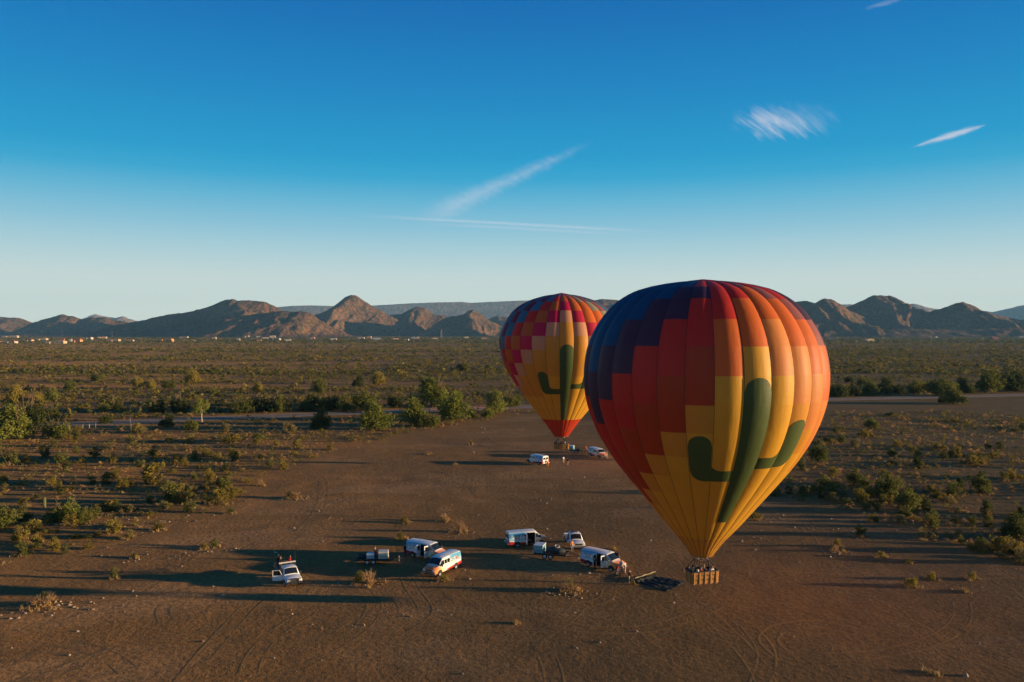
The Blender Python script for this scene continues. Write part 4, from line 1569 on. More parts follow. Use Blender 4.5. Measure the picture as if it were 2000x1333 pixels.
# ------------------------------------------------------------------ trailers
def make_trailer(loc, heading, label, length=3.8, width=1.9, tongue=1.6):
    T = thing("flat_trailer", loc, heading, label, 'trailer', 'flat trailers for the balloon gear')
    mb = MB()
    mb.box((0, 0, 0.55), (length, width, 0.10))
    mb.build("deck", plain("dark_deck_boards", (0.06, 0.05, 0.045), 0.8), T)
    mb = MB()
    for sy in (-1, 1):
        mb.box((0, sy * width / 2, 0.64), (length + 0.06, 0.05, 0.14))
        mb.tube((length / 2, sy * width * 0.42, 0.5), (length / 2 + tongue, 0, 0.48), 0.05)
        for x in (-0.48, 0, 0.48):
            mb.tube((x * length, sy * width / 2, 0.6), (x * length, sy * width / 2, 1.0), 0.025)
        mb.tube((-length / 2, sy * width / 2, 1.0), (length / 2, sy * width / 2, 1.0), 0.025)
    mb.build("frame", M_BLACK, T)
    mb = MB()
    mb.tube((length / 2 + tongue - 0.2, 0, 0.48), (length / 2 + tongue + 0.05, 0, 0.48), 0.06)
    mb.tube((length / 2 + tongue - 0.3, 0.06, 0.1), (length / 2 + tongue - 0.3, 0.06, 0.85), 0.03)
    mb.build("hitch", M_STEEL, T)
    for sy in (-1, 1):
        for x in (-0.65, 0.15):
            wheel(T, x, sy * (width / 2 + 0.14), 0.34, 0.2, sy)
        mb = MB()
        n = 8
        arc = [(-0.25 + 0.85 * math.cos(math.pi * i / n), 0.52 + 0.28 * math.sin(math.pi * i / n)) for i in range(n + 1)]
        mb.loft([[(x, sy * (width / 2 + 0.03), z) for x, z in arc], [(x, sy * (width / 2 + 0.27), z) for x, z in arc]], 0, False, False)
        mb.build("mudguard", M_BLACK, T)
    for sy in (-1, 1):
        mb = MB()
        mb.box((-length / 2 - 0.04, sy * width * 0.42, 0.55), (0.04, 0.16, 0.08))
        mb.build("tail_light", M_REDLAMP, T)
    return T


def lump_bag(name, L, W, Hh, mat, loc, rz, label, cat, seed, group=None):
    """soft, sagging, creased bag of fabric"""
    n, m = 26, 14
    rings = []
    for i in range(n + 1):
        f = i / n
        e = max(0.0, math.sin(math.pi * min(1, max(0, f)))) ** 0.45
        ring = []
        for j in range(m):
            t = 2 * math.pi * j / m
            c, s_ = math.cos(t), math.sin(t)
            k_ = 0.86 + 0.30 * float(fbm(np.array([f * 5 + seed]), np.array([j / m * 4.0 if j <= m / 2 else (m - j) / m * 4.0]), 3, 70 + seed)[0])
            z = s_ * Hh / 2
            z = z if z > -Hh * 0.36 else -Hh * 0.36
            ring.append(((f - 0.5) * L, c * W / 2 * e * k_, Hh * 0.36 + z * e * k_ if z > 0 else Hh * 0.36 + z * max(e, 0.2)))
        rings.append(ring)
    mb = MB()
    mb.loft(rings)
    o = mb.build(name, mat, None, 70)
    o.location = loc
    o.rotation_euler = (0, 0, rz)
    return tag(o, label, cat, group)


def gear_box(name, d, mat, loc, rz, label, cat, lid=None, bars=False):
    T = thing(name, loc, rz, label, cat)
    mb = MB()
    mb.box((0, 0, d[2] / 2), d)
    mb.build("body", mat, T)
    mb = MB()
    mb.box((0, 0, d[2] + 0.04), (d[0] + 0.05, d[1] + 0.05, 0.08))
    mb.build("lid", lid or mat, T)
    if bars:
        for z in (0.15, 0.4, 0.65, 0.9):
            mb = MB()
            for sy in (-1, 1):
                mb.box((0, sy * (d[1] / 2 + 0.02), d[2] * z), (d[0] + 0.06, 0.03, 0.05))
            for sx in (-1, 1):
                mb.box((sx * (d[0] / 2 + 0.02), 0, d[2] * z), (0.03, d[1] + 0.06, 0.05))
            mb.build("cage_bar", M_CRATE, T)
    else:
        mb = MB()
        mb.box((d[0] * 0.5 + 0.02, 0, d[2] * 0.8), (0.04, 0.2, 0.06))
        mb.build("handle", M_BLACK, T)
    return T


M_BAG = plain("dark_canvas", (0.045, 0.055, 0.06), 0.85, 0.2)
M_BOXW = plain("white_fibreglass", (0.62, 0.68, 0.72), 0.45)
M_TEAL = plain("pale_teal_cover", (0.20, 0.36, 0.40), 0.7)
M_CRATE = plain("pale_plastic", (0.68, 0.63, 0.52), 0.5)


def local(loc, rz, x, y, z):
    c, s_ = math.cos(rz), math.sin(rz)
    return Vector((loc.x + x * c - y * s_, loc.y + x * s_ + y * c, loc.z + z))


# trailer left, between the flatbed pickup and the pair of vans
w = G(722, 1103.5)
TI = Vector((w.x + 0.25, w.y + 1.05, zg(w.x, w.y)))
make_trailer(TI, rad(4), "dark flat trailer carrying a white box and a caged tank, behind a scrub bush", 4.1)
gear_box("storage_box", (0.9, 1.0, 0.6), M_BOXW, local(TI, rad(4), -0.3, -0.1, 0.6), rad(4), "white storage box with lid on the left trailer", 'box')
gear_box("caged_tank", (1.2, 1.2, 0.85), M_CRATE, local(TI, rad(4), 1.35, 0, 0.6), rad(4), "pale caged tank at the hitch end of the left trailer", 'tank', None, True)
lump_bag("canvas_bag", 1.2, 1.1, 0.6, M_BAG, local(TI, rad(4), -1.4, 0.1, 0.6), rad(8), "dark folded canvas bag at the rear of the left trailer", 'bag', 2)
# trailer coupled to van B
_, LB, hB = VANS['B']
w = G(1070.5, 1094.5)
hJ = rad(-17)
TJ = Vector((w.x + 0.5, w.y + 1.1, zg(w.x, w.y)))
make_trailer(TJ, hJ, "dark flat trailer with a big canvas bag, coupled behind the near van", 4.3, 2.0, 1.9)
gear_box("storage_box", (1.25, 1.7, 1.0), M_TEAL, local(TJ, hJ, -1.6, 0, 0.6), hJ, "pale teal covered box at the rear of the near van's trailer", 'box', M_BOXW)
lump_bag("envelope_bag", 2.7, 1.5, 0.95, M_BAG, local(TJ, hJ, 0.55, 0, 0.6), hJ, "large dark canvas balloon bag lying on the near van's trailer", 'bag', 5)
mb = MB()
for q in range(14):
    a0_, a1_ = 2 * math.pi * q / 14, 2 * math.pi * (q + 1) / 14
    mb.tube((0.3 * math.cos(a0_), 0.3 * math.sin(a0_), 0.05), (0.3 * math.cos(a1_), 0.3 * math.sin(a1_), 0.05), 0.05, None, 6)
o = mb.build("coiled_hose", plain("pale_hose", (0.5, 0.48, 0.44), 0.6), None, 60)
o.location = local(TJ, hJ, 0.75, 0.1, 1.46)
o.rotation_euler = (0.35, 0.1, 0)
tag(o, "pale coiled hose on top of the dark balloon bag", 'hose')
# far trailer coupled to van F
w = G(1122, 886)
hK = rad(-17)
TK = Vector((w.x + 0.6, w.y + 1.1, 0))
make_trailer(TK, hK, "small dark trailer coupled to the far right van", 3.2, 1.8, 1.8)
gear_box("storage_box", (0.95, 1.5, 1.05), M_TEAL, local(TK, hK, -1.15, 0, 0.6), hK, "pale teal covered box on the far trailer", 'box', M_BOXW)
lump_bag("canvas_bag", 1.4, 1.2, 0.55, M_BAG, local(TK, hK, 0.6, 0, 0.6), hK, "low dark canvas bag on the far trailer", 'bag', 8)

# ------------------------------------------------------------------ plants: prototypes
def leaf_mats(tone):
    t = dict(
        olive=((0.165, 0.135, 0.030), (0.265, 0.205, 0.046)),
        green=((0.100, 0.115, 0.028), (0.165, 0.165, 0.042)),
        bright=((0.125, 0.145, 0.030), (0.205, 0.215, 0.045)),
        dark=((0.058, 0.073, 0.023), (0.109, 0.116, 0.034)),
        yellow=((0.256, 0.207, 0.042), (0.358, 0.281, 0.063)),
        dusty=((0.192, 0.165, 0.063), (0.269, 0.220, 0.089)),
        dry=((0.384, 0.220, 0.079), (0.512, 0.305, 0.116)))
    c1, c2 = t[tone]
    return leaf("leaves_" + tone, c1, c2)


M_BARK = plain("desert_bark", (0.16, 0.11, 0.07), 0.9, 0.1)
M_PALEBARK = plain("pale_bark", (0.42, 0.36, 0.26), 0.8, 0.1)
M_TWIG = plain("dead_twigs", (0.30, 0.20, 0.115), 0.9, 0.1)


def leaf_cloud(rng, n, shape, size, nclump):
    """leaf-sized quads gathered in clumps through an uneven crown; unit width and height"""
    cl = []
    lo = rng.uniform(0, 6.28)
    while len(cl) < nclump:
        p = rng.uniform(-1, 1, 3)
        if np.linalg.norm(p) > 1 or np.linalg.norm(p) < 0.25:
            continue
        p = p * rng.uniform(0.75, 1.05)
        if shape == 'round':
            lob = 0.36 + 0.09 * math.sin(3 * math.atan2(p[1], p[0]) + lo) + 0.05 * math.sin(5 * math.atan2(p[1], p[0]) + 2 * lo)
            hz_ = abs(p[2]) ** 0.9
            c = np.array([p[0] * lob, p[1] * lob, 0.10 + 0.76 * hz_ * (0.72 + 0.28 * math.sin(2.3 * p[0] + lo))])
        elif shape == 'vase':
            z = abs(p[2]) ** 0.8
            w = 0.28 + 0.20 * z
            c = np.array([p[0] * w, p[1] * w, 0.08 + 0.80 * z])
        elif shape == 'low':
            z = abs(p[2])
            c = np.array([p[0] * 0.43, p[1] * 0.43, 0.15 + 0.70 * z * (1 - 0.5 * (p[0] ** 2 + p[1] ** 2))])
        else:   # tree crown on a trunk
            c = np.array([p[0] * 0.42, p[1] * 0.42, 0.66 + p[2] * 0.30])
        cl.append((c, rng.uniform(0.10, 0.19)))
    k = rng.integers(0, nclump, n)
    C = np.array([c for c, _ in cl])[k]
    R = np.array([r for _, r in cl])[k]
    d = rng.normal(size=(n, 3))
    d /= np.linalg.norm(d, axis=1)[:, None]
    P = C + d * (R * rng.uniform(0.25, 1.0, n) ** 0.5)[:, None]
    P[:, 2] = np.maximum(P[:, 2], 0.02)
    a = rng.normal(size=(n, 3))
    a /= np.linalg.norm(a, axis=1)[:, None]
    b = np.cross(a, rng.normal(size=(n, 3)))
    b /= np.linalg.norm(b, axis=1)[:, None]
    s = size * rng.uniform(0.6, 1.35, n)[:, None]
    V = np.stack([P - a * s, P - b * s * 0.55, P + a * s, P + b * s * 0.55], 1).reshape(-1, 3)
    Q = np.arange(4 * n).reshape(-1, 4)
    return V, Q


def stems_mb(rng, shape, nst, r0):
    mb = MB()
    for i in range(nst):
        a = rng.uniform(0, 2 * math.pi)
        sp = rng.uniform(0.1, 0.36)
        h = rng.uniform(0.5, 0.85)
        pts = [Vector((0.02 * math.cos(a), 0.02 * math.sin(a), -0.02))]
        for f in (0.35, 0.7, 1.0):
            pts.append(Vector((sp * f * math.cos(a) + rng.uniform(-.03, .03), sp * f * math.sin(a) + rng.uniform(-.03, .03), h * f ** 0.85)))
        mb.path(pts, [r0, r0 * 0.8, r0 * 0.55, r0 * 0.3], 4)
    return mb


def trunk_mb(rng, r0=0.035):
    mb = MB()
    lean = rng.uniform(-0.05, 0.05, 2)
    top = Vector((lean[0], lean[1], 0.42))
    mb.path([Vector((-0.02, 0, -0.03)), Vector((lean[0] * 0.2 + 0.012, lean[1] * 0.4, 0.18)), top], [r0, r0 * 0.8, r0 * 0.65], 7)
    for i in range(6):
        a = 2 * math.pi * i / 6 + rng.uniform(-.4, .4)
        q = top + Vector((0.16 * math.cos(a), 0.16 * math.sin(a), 0.18))
        e = q + Vector((0.14 * math.cos(a + .3), 0.14 * math.sin(a + .3), rng.uniform(0.08, 0.2)))
        mb.path([top, q, e], [r0 * 0.5, r0 * 0.3, r0 * 0.12], 5)
    return mb


PROTO = {}


def proto(kind, tone, var):
    """meshes of a plant kind: (crown mesh, stem mesh) for trees and large shrubs"""
    key = (kind, tone, var)
    if key in PROTO:
        return PROTO[key]
    rng = np.random.default_rng(abs(hash((kind, var, len(tone)))) % 1000 if False else sum(ord(c) for c in kind + tone) * 7 + var)
    spec = dict(mesquite=('round', 3600, 0.030, 46, 9), palo=('round', 2400, 0.032, 36, 8), tree=('crown', 2600, 0.030, 34, 0), creosote=('vase', 1000, 0.042, 22, 9),
                low=('low', 800, 0.05, 20, 5), dry=('low', 320, 0.03, 14, 44))[kind]
    V, Q = leaf_cloud(rng, spec[1], spec[0], spec[2], spec[3])
    crown = array_mesh("crown", V, Q, leaf_mats(tone))
    if kind == 'tree':
        st = trunk_mb(rng).mesh("trunk", M_PALEBARK, 50)
    elif kind == 'dry':
        st = stems_mb(rng, spec[0], spec[4], 0.010).mesh("twig_mass", M_TWIG)
    else:
        st = stems_mb(rng, spec[0], spec[4], 0.014).mesh("stem_mass", M_BARK)
    PROTO[key] = (crown, st)
    return PROTO[key]


def merged(kind, tone, var):
    """one mesh holding stems and leaves, for plants too small to show their parts"""
    key = (kind, tone, var, 'one')
    if key not in PROTO:
        crown, st = proto(kind, tone, var)
        vs = [v.co[:] for v in crown.vertices] + [v.co[:] for v in st.vertices]
        n = len(crown.vertices)
        fs = [tuple(p.vertices) for p in crown.polygons] + [tuple(i + n for i in p.vertices) for p in st.polygons]
        me = bpy.data.meshes.new("desert_bush")
        me.from_pydata(vs, [], fs)
        me.materials.append(crown.materials[0])
        me.materials.append(st.materials[0])
        me.polygons.foreach_set('material_index', [0] * len(crown.polygons) + [1] * len(st.polygons))
        PROTO[key] = me
    return PROTO[key]


CAT = dict(mesquite='tree', palo='tree', tree='tree', creosote='bush', low='bush', dry='dry bush')
NAME = dict(mesquite='mesquite_tree', palo='palo_verde_tree', tree='lone_tree', creosote='creosote_bush', low='low_shrub', dry='dry_bush')
PLACED = []


def plant(px, py, wpx, kind, tone, label, ratio=None, group=None, rz=None):
    """plant whose foot is seen at (px, py) with a crown wpx wide"""
    p = G(px, py)
    W = wpx / F * p.y
    ratio = ratio or dict(mesquite=0.98, palo=0.95, tree=1.15, creosote=0.8, low=0.5, dry=0.5)[kind]
    Hh = W * ratio
    p.y += W * 0.3
    p.x *= p.y / (p.y - W * 0.3)
    p.z = zg(p.x, p.y) - 0.02
    rz = random.uniform(0, 6.28) if rz is None else rz
    sc = (W * random.uniform(1.0, 1.12), W * random.uniform(0.85, 1.05), Hh)
    var = random.randrange(2)
    PLACED.append((p.x, p.y, W * 0.5))
    if kind in ('mesquite', 'palo', 'tree') or wpx >= 30:
        T = thing(NAME[kind], p, rz, label, CAT[kind], group)
        T.scale = sc
        crown, st = proto(kind, tone, var)
        link("crown" if kind != 'dry' else "foliage", crown, T)
        link("trunk" if kind in ('mesquite', 'palo', 'tree') else "stem_mass", st, T)
        return T
    o = link(NAME[kind], merged(kind, tone, var))
    o.location, o.rotation_euler, o.scale = p, (0, 0, rz), sc
    return tag(o, label, CAT[kind], group)


# ------------------------------------------------------------------ plants one by one
RN = "trees along the road"
for a in [
    (22, 862, 78, 'mesquite', 'bright', "large light green tree at the left edge, near side of the road"),
    (52, 838, 74, 'mesquite', 'dark', "dark dense tree at the left edge, behind the light green one"),
    (108, 858, 52, 'mesquite', 'green', "bushy green tree beside the row of short fence posts"),
    (206, 829, 26, 'mesquite', 'dark', "small dark round shrub standing on the road edge at left"),
    (327, 836, 30, 'mesquite', 'dark', "dark round shrub on the near road edge left of the lone tree"),
    (374, 842, 30, 'palo', 'bright', "pale green bush right below the lone tree"),
    (268, 846, 26, 'palo', 'yellow', "yellowish bush beside the fence posts, below the road"),
    (470, 809, 42, 'mesquite', 'dark', "dark shrub behind the road, just right of the lone tree"),
    (352, 808, 44, 'mesquite', 'dark', "dark shrub behind the road, just left of the lone tree"),
    (308, 808, 30, 'mesquite', 'dark', "small dark shrub behind the road, second left of the lone tree"),
    (508, 806, 44, 'mesquite', 'dark', "long dark hedge-like shrub behind the road, second right of the lone tree"),
    (548, 806, 36, 'mesquite', 'green', "green shrub behind the road, third right of the lone tree"),
    (605, 805, 40, 'mesquite', 'dark', "dark spreading shrub behind the road, left of the tall road trees"),
    (645, 804, 46, 'mesquite', 'dark', "dark round tree left of the tallest roadside tree"),
    (708, 804, 58, 'mesquite', 'green', "tallest rounded green tree beyond the road, left of the clearing"),
    (676, 806, 36, 'mesquite', 'green', "green tree pressed against the tallest roadside tree"),
    (626, 840, 46, 'mesquite', 'dark', "dark shrub on the near road side, left of the bright tree"),
    (567, 846, 28, 'palo', 'dusty', "dusty pale bush below the road, in front of dark shrub"),
    (735, 842, 62, 'mesquite', 'bright', "bright olive tree at the tip of the clearing, near road side"),
    (772, 797, 34, 'mesquite', 'dark', "dark tree beyond the road above the bright tree"),
    (812, 834, 58, 'mesquite', 'bright', "large olive green tree at the clearing edge, second from the left there"),
    (843, 836, 38, 'mesquite', 'green', "green bush at the foot of the large olive tree"),
    (846, 796, 66, 'mesquite', 'bright', "wide yellow green tree beyond the road, above the clearing edge trees"),
    (884, 824, 62, 'mesquite', 'bright', "large rounded tree at the clearing edge, third from the left there"),
    (922, 818, 22, 'mesquite', 'green', "small green bush right of the large rounded tree"),
    (952, 817, 28, 'palo', 'bright', "small bright bush below the tree next to the far balloon"),
    (970, 809, 46, 'mesquite', 'bright', "bright tree next to the far balloon's left side"),
    (998, 796, 36, 'mesquite', 'green', "green tree partly behind the far balloon"),
    (1638, 777, 38, 'mesquite', 'dark', "dark roadside shrub touching the big balloon's right edge"),
    (1668, 775, 30, 'mesquite', 'dark', "dark roadside shrub, second right of the big balloon"),
    (1698, 774, 34, 'mesquite', 'green', "green roadside shrub, third right of the big balloon"),
    (1728, 771, 38, 'mesquite', 'dark', "dark roadside shrub, fourth right of the big balloon"),
    (1757, 771, 28, 'mesquite', 'dark', "small dark roadside shrub, fifth right of the big balloon"),
    (1792, 770, 42, 'mesquite', 'green', "green roadside shrub just left of the large road tree"),
    (1838, 775, 56, 'mesquite', 'green', "large rounded tree standing by the road at right"),
    (1862, 791, 42, 'mesquite', 'green', "bushy tree on the near road side, in front of the large one"),
    (1842, 788, 20, 'mesquite', 'dark', "small dark bush at the foot of the large road tree at right"),
    (1885, 769, 36, 'mesquite', 'dark', "dark roadside shrub just right of the large road tree"),
    (1932, 768, 50, 'mesquite', 'green', "green spreading roadside shrub second right of the large tree"),
    (1978, 766, 60, 'mesquite', 'dark', "dark roadside shrub at the right edge"),
    (1658, 748, 18, 'mesquite', 'dark', "small dark tree in the plain right of the big balloon"),
    (1684, 754, 22, 'mesquite', 'green', "small green tree in the plain, above the roadside shrubs"),
]:
    plant(a[0], a[1], a[2] * 1.22, *a[3:], group=RN)
T = plant(394, 826, 42, 'tree', 'bright', "lone tree with slender pale trunk and round green crown beside the road", 1.15)
for a in [
    (740, 752, 36, 'mesquite', 'yellow', "pale yellow green tree in the plain above the tallest road tree"),
    (905, 725, 32, 'mesquite', 'dark', "isolated dark tree in the open plain left of the far balloon"),
    (955, 722, 20, 'mesquite', 'green', "small green tree in the plain beside the far balloon"),
    (100, 784, 36, 'mesquite', 'bright', "pale green tree in the plain at left, above the road"),
    (30, 786, 46, 'mesquite', 'yellow', "yellow green tree at the left edge of the plain"),
    (136, 764, 28, 'mesquite', 'green', "darker tree above the pale green one in the plain at left"),
    (72, 786, 26, 'mesquite', 'yellow', "small yellow tree between two pale trees in the left plain"),
    (270, 760, 28, 'mesquite', 'yellow', "yellow green tree in a row of three in the plain"),
    (296, 762, 24, 'mesquite', 'yellow', "round pale tree in the middle of a row of three in the plain"),
    (328, 760, 34, 'mesquite', 'green', "wide green tree right in a row of three in the plain"),
    (378, 749, 38, 'mesquite', 'yellow', "wide yellow green tree in the plain below the rounded hill"),
    (422, 774, 24, 'palo', 'bright', "small bright tree in the plain above the roadside shrubs"),
    (205, 804, 24, 'palo', 'bright', "small round bright bush just beyond the road at left"),
    (175, 808, 14, 'palo', 'bright', "narrow bright bush just beyond the road at left"),
    (230, 802, 26, 'mesquite', 'dark', "dark bush just beyond the road, next to a bright round one"),
    (100, 818, 40, 'mesquite', 'dark', "dark bush beyond the road near the large left trees"),
    (190, 746, 30, 'mesquite', 'green', "green tree in the middle of the left plain"),
    (505, 770, 28, 'mesquite', 'yellow', "yellow green bush in the plain beyond the roadside shrubs"),
    (625, 770, 40, 'mesquite', 'green', "green tree in the plain left of the pale yellow tree"),
    (700, 756, 30, 'mesquite', 'dark', "dark tree beside the pale yellow tree in the plain"),
    (1230, 790, 30, 'mesquite', 'green', "green tree behind the big balloon"),
]:
    plant(*a, group="trees of the plain")
LS = "bushes in the scrub left of the clearing"
for a in [
    (130, 1020, 62, 'palo', 'bright', "bright green leafy bush near the small saguaro"),
    (163, 1026, 42, 'palo', 'green', "green bush touching the bright leafy bush"),
    (8, 1036, 66, 'palo', 'green', "green thorny bush at the left edge below the saguaro"),
    (330, 988, 60, 'creosote', 'green', "large rounded grey green bush in the left scrub"),
    (430, 988, 48, 'creosote', 'olive', "tall thin olive bush at the edge of the clearing"),
    (410, 948, 34, 'creosote', 'olive', "olive bush right behind the tall thin one"),
    (298, 950, 66, 'creosote', 'olive', "long dark olive bush above the large rounded one"),
    (237, 958, 34, 'creosote', 'olive', "olive bush left of the long dark one"),
    (226, 1000, 30, 'palo', 'green', "small feathery green bush between the bright bush and the rounded bush"),
    (185, 1012, 30, 'creosote', 'green', "green bush beside the two touching green bushes"),
    (308, 1038, 30, 'creosote', 'olive', "olive bush at the clearing edge below the large rounded bush"),
    (250, 1054, 28, 'creosote', 'dusty', "dusty grey bush at the clearing edge, lowest in the left scrub"),
    (228, 1032, 26, 'low', 'green', "low green shrub among pale tufts in the left scrub"),
    (38, 1062, 50, 'creosote', 'olive', "olive bush at the left edge above the tracks"),
    (42, 1088, 36, 'creosote', 'green', "green bush at the left edge, closest to the tracks"),
    (45, 993, 28, 'creosote', 'olive', "thin olive bush left of the small saguaro"),
    (450, 1004, 18, 'creosote', 'green', "small green tuft at the clearing edge below the tall bush"),
    (260, 877, 36, 'creosote', 'dusty', "dusty bush in the scrub below the lone tree"),
    (300, 897, 38, 'creosote', 'olive', "olive bush in the middle of the left scrub"),
    (275, 912, 22, 'creosote', 'green', "dark little bush in the middle of the left scrub"),
    (345, 905, 26, 'creosote', 'olive', "olive bush with dry grass at its foot in the left scrub"),
    (88, 897, 36, 'creosote', 'green', "green bush in the far left scrub"),
    (18, 912, 44, 'creosote', 'green', "green bush at the left edge of the scrub"),
    (50, 905, 26, 'creosote', 'olive', "olive bush beside the left edge bush of the scrub"),
    (450, 868, 50, 'low', 'olive', "low spreading olive shrub below the road"),
    (505, 864, 40, 'low', 'green', "low green shrub below the road, toward the clearing"),
    (440, 846, 30, 'creosote', 'dusty', "dusty bush just below the road"),
    (580, 877, 28, 'creosote', 'olive', "olive bush at the upper edge of the clearing"),
    (645, 880, 22, 'creosote', 'olive', "small olive bush at the upper clearing edge, right end"),
    (575, 890, 20, 'low', 'yellow', "low yellow shrub at the upper clearing edge"),
    (540, 873, 20, 'creosote', 'yellow', "small yellow bush at the upper clearing edge, left end"),
    (452, 890, 20, 'creosote', 'olive', "little olive bush with dry grass near the upper clearing edge"),
]:
    plant(*a, group=LS)
RS = "bushes in the scrub right of the big balloon"
for a in [
    (1597, 906, 56, 'palo', 'green', "green bush close to the big balloon's right flank, upper"),
    (1566, 918, 30, 'creosote', 'green', "small green bush between the big balloon and the green bush"),
    (1612, 972, 84, 'low', 'green', "long low green shrub right of the big balloon"),
    (1668, 950, 42, 'palo', 'green', "green bush behind the long low shrub"),
    (1733, 976, 66, 'palo', 'green', "green bush in the middle of the right scrub row"),
    (1776, 1004, 68, 'palo', 'green', "largest dark green bush in the right scrub row"),
    (1812, 1000, 34, 'creosote', 'dark', "dark bush beside the largest one in the right scrub row"),
    (1866, 974, 46, 'creosote', 'green', "green bush near the right end of the scrub row"),
    (1914, 966, 54, 'palo', 'green', "rightmost green bush of the scrub row"),
    (1868, 1002, 30, 'low', 'dusty', "low grey shrub under the scrub row"),
    (1982, 1056, 72, 'mesquite', 'dark', "big dark shaded bush at the right edge"),
    (1706, 1022, 28, 'creosote', 'olive', "olive bush alone on the bare ground below the long low shrub"),
    (1680, 1050, 32, 'creosote', 'green', "green bush alone on bare ground below the olive one"),
    (1812, 1056, 42, 'low', 'dusty', "low grey green shrub alone on bare ground at right"),
    (1720, 1090, 20, 'creosote', 'yellow', "yellow green tuft alone on bare ground at right"),
    (1774, 1100, 20, 'low', 'yellow', "low yellow tuft near the yellow green one"),
    (1780, 1148, 32, 'creosote', 'yellow', "yellow bush with dry grass near the lower right"),
    (1818, 1134, 24, 'creosote', 'yellow', "small yellow bush right of the yellow one with dry grass"),
    (1898, 1134, 24, 'creosote', 'yellow', "small yellow bush alone near the right edge"),
    (1886, 1158, 16, 'low', 'olive', "low olive tuft near the lower right corner"),
    (1702, 840, 34, 'palo', 'green', "green bush on the flat below the right road"),
    (1738, 815, 24, 'low', 'dark', "small dark shrub just below the right road"),
    (1634, 848, 22, 'creosote', 'green', "small green bush next to the balloon, below the right road"),
    (1690, 856, 40, 'low', 'olive', "low olive shrub below the green bush on the flat"),
    (1762, 850, 14, 'creosote', 'green', "little round green bush on the flat"),
    (1838, 880, 32, 'low', 'olive', "low olive shrub with dry grass on the right flat"),
    (1742, 893, 24, 'palo', 'green', "little green bush above the scrub row on the right flat"),
    (1620, 868, 34, 'low', 'olive', "low olive shrub beside the balloon above the green bush"),
    (1900, 912, 50, 'low', 'olive', "low dark olive shrub patch on the right flat"),
    (1975, 938, 50, 'low', 'olive', "low olive shrub patch at the right edge"),
    (1865, 826, 22, 'low', 'olive', "low shrub below the right road, near the big tree"),
    (1475, 1016, 32, 'low', 'olive', "low dry olive shrub behind the big balloon's lower right edge"),
]:
    plant(*a, group=RS)
CS = "plants standing in the dirt clearing"
for a in [
    (722, 1146, 58, 'dry', 'dry', "dry brown brush heap in front of the left trailer", 0.62),
    (702, 1140, 30, 'creosote', 'yellow', "green stalks growing out of the dry brush heap", 1.0),
    (868, 1136, 20, 'creosote', 'yellow', "small green tuft at the orange-nosed van's front wheel"),
    (1112, 1162, 46, 'dry', 'dry', "dry stony bush in front of the near van's trailer", 0.55),
    (1112, 1156, 22, 'creosote', 'dusty', "sparse grey plant rising from the dry stony bush", 1.5),
    (86, 1192, 66, 'dry', 'dry', "dry brush heap with stones at the lower left", 0.5),
    (90, 1184, 26, 'creosote', 'dark', "dark sparse plant in the lower left brush heap", 1.1),
    (898, 1042, 36, 'dry', 'dry', "dry straw coloured bush next to the dead tree", 0.8),
    (868, 1020, 30, 'dry', 'dry', "dry twiggy bush around the dead tree's foot", 0.6),
    (790, 1022, 20, 'creosote', 'olive', "small olive bush left of the dead tree"),
    (783, 1054, 24, 'creosote', 'olive', "small olive bush behind the vans, below the dead tree"),
    (420, 1070, 22, 'creosote', 'green', "small green bush among stones at the clearing's left"),
    (398, 1074, 20, 'creosote', 'olive', "small olive bush touching the green one among stones"),
    (262, 1091, 18, 'creosote', 'olive', "thin olive tuft beside scattered stones at left"),
    (224, 1132, 22, 'creosote', 'green', "thin green sapling standing in the dark vehicle shadow", 1.2),
    (577, 975, 40, 'dry', 'dry', "dry tan bush at the clearing's upper left edge", 0.42),
    (566, 974, 22, 'creosote', 'olive', "olive tuft beside the dry tan bush"),
    (920, 868, 12, 'creosote', 'olive', "little bush on the clearing left of the far balloon"),
    (838, 888, 14, 'dry', 'dry', "little dry bush on the upper clearing"),
    (889, 909, 8, 'dry', 'dry', "tiny dark bush standing in the far van's shadow", 0.9),
    (1633, 1080, 26, 'dry', 'dry', "dry clump with pale stones right of the near basket", 0.7),
    (1636, 1070, 20, 'creosote', 'olive', "sparse plant above the dry clump with stones", 1.1),
    (1196, 1075, 14, 'dry', 'dry', "dry tuft behind the near van", 0.9),
    (508, 950, 20, 'dry', 'dry', "dry twigs at the clearing's upper left", 0.9),
    (1010, 1218, 10, 'dry', 'dry', "tiny dry tuft on the lower clearing", 0.7),
    (1815, 1318, 30, 'dry', 'dry', "low dry tuft at the lower right corner", 0.3),
]:
    plant(*a, group=CS)

# saguaro and dead tree
p = G(87, 993)
T = thing("saguaro_cactus", (p.x, p.y, zg(p.x, p.y)), 0, "small columnar saguaro cactus among bushes at left", 'cactus')
mb = MB()
n = 20
rings = []
for z, r in ((-0.05, 0.17), (0.4, 0.2), (1.0, 0.22), (1.5, 0.21), (1.75, 0.16), (1.84, 0.06)):
    rings.append([(r * (1 + 0.13 * (i % 2)) * math.cos(2 * math.pi * i / n), r * (1 + 0.13 * (i % 2)) * math.sin(2 * math.pi * i / n), z) for i in range(n)])
mb.loft(rings)
mb.build("trunk", leaf("cactus_skin", (0.10, 0.115, 0.045), (0.15, 0.16, 0.06), 0.0), T)
p = G(869, 1012)
T = thing("dead_tree", (p.x, p.y, zg(p.x, p.y)), 0, "bare dead tree with forked pale branches in the clearing", 'dead tree')
mb = MB()
mb.path([Vector((0, 0, -0.05)), Vector((0.05, 0, 0.6)), Vector((-0.05, 0.05, 1.1))], [0.12, 0.1, 0.08], 6)
mb.build("trunk", M_TWIG, T, 50)
rngd = np.random.default_rng(5)
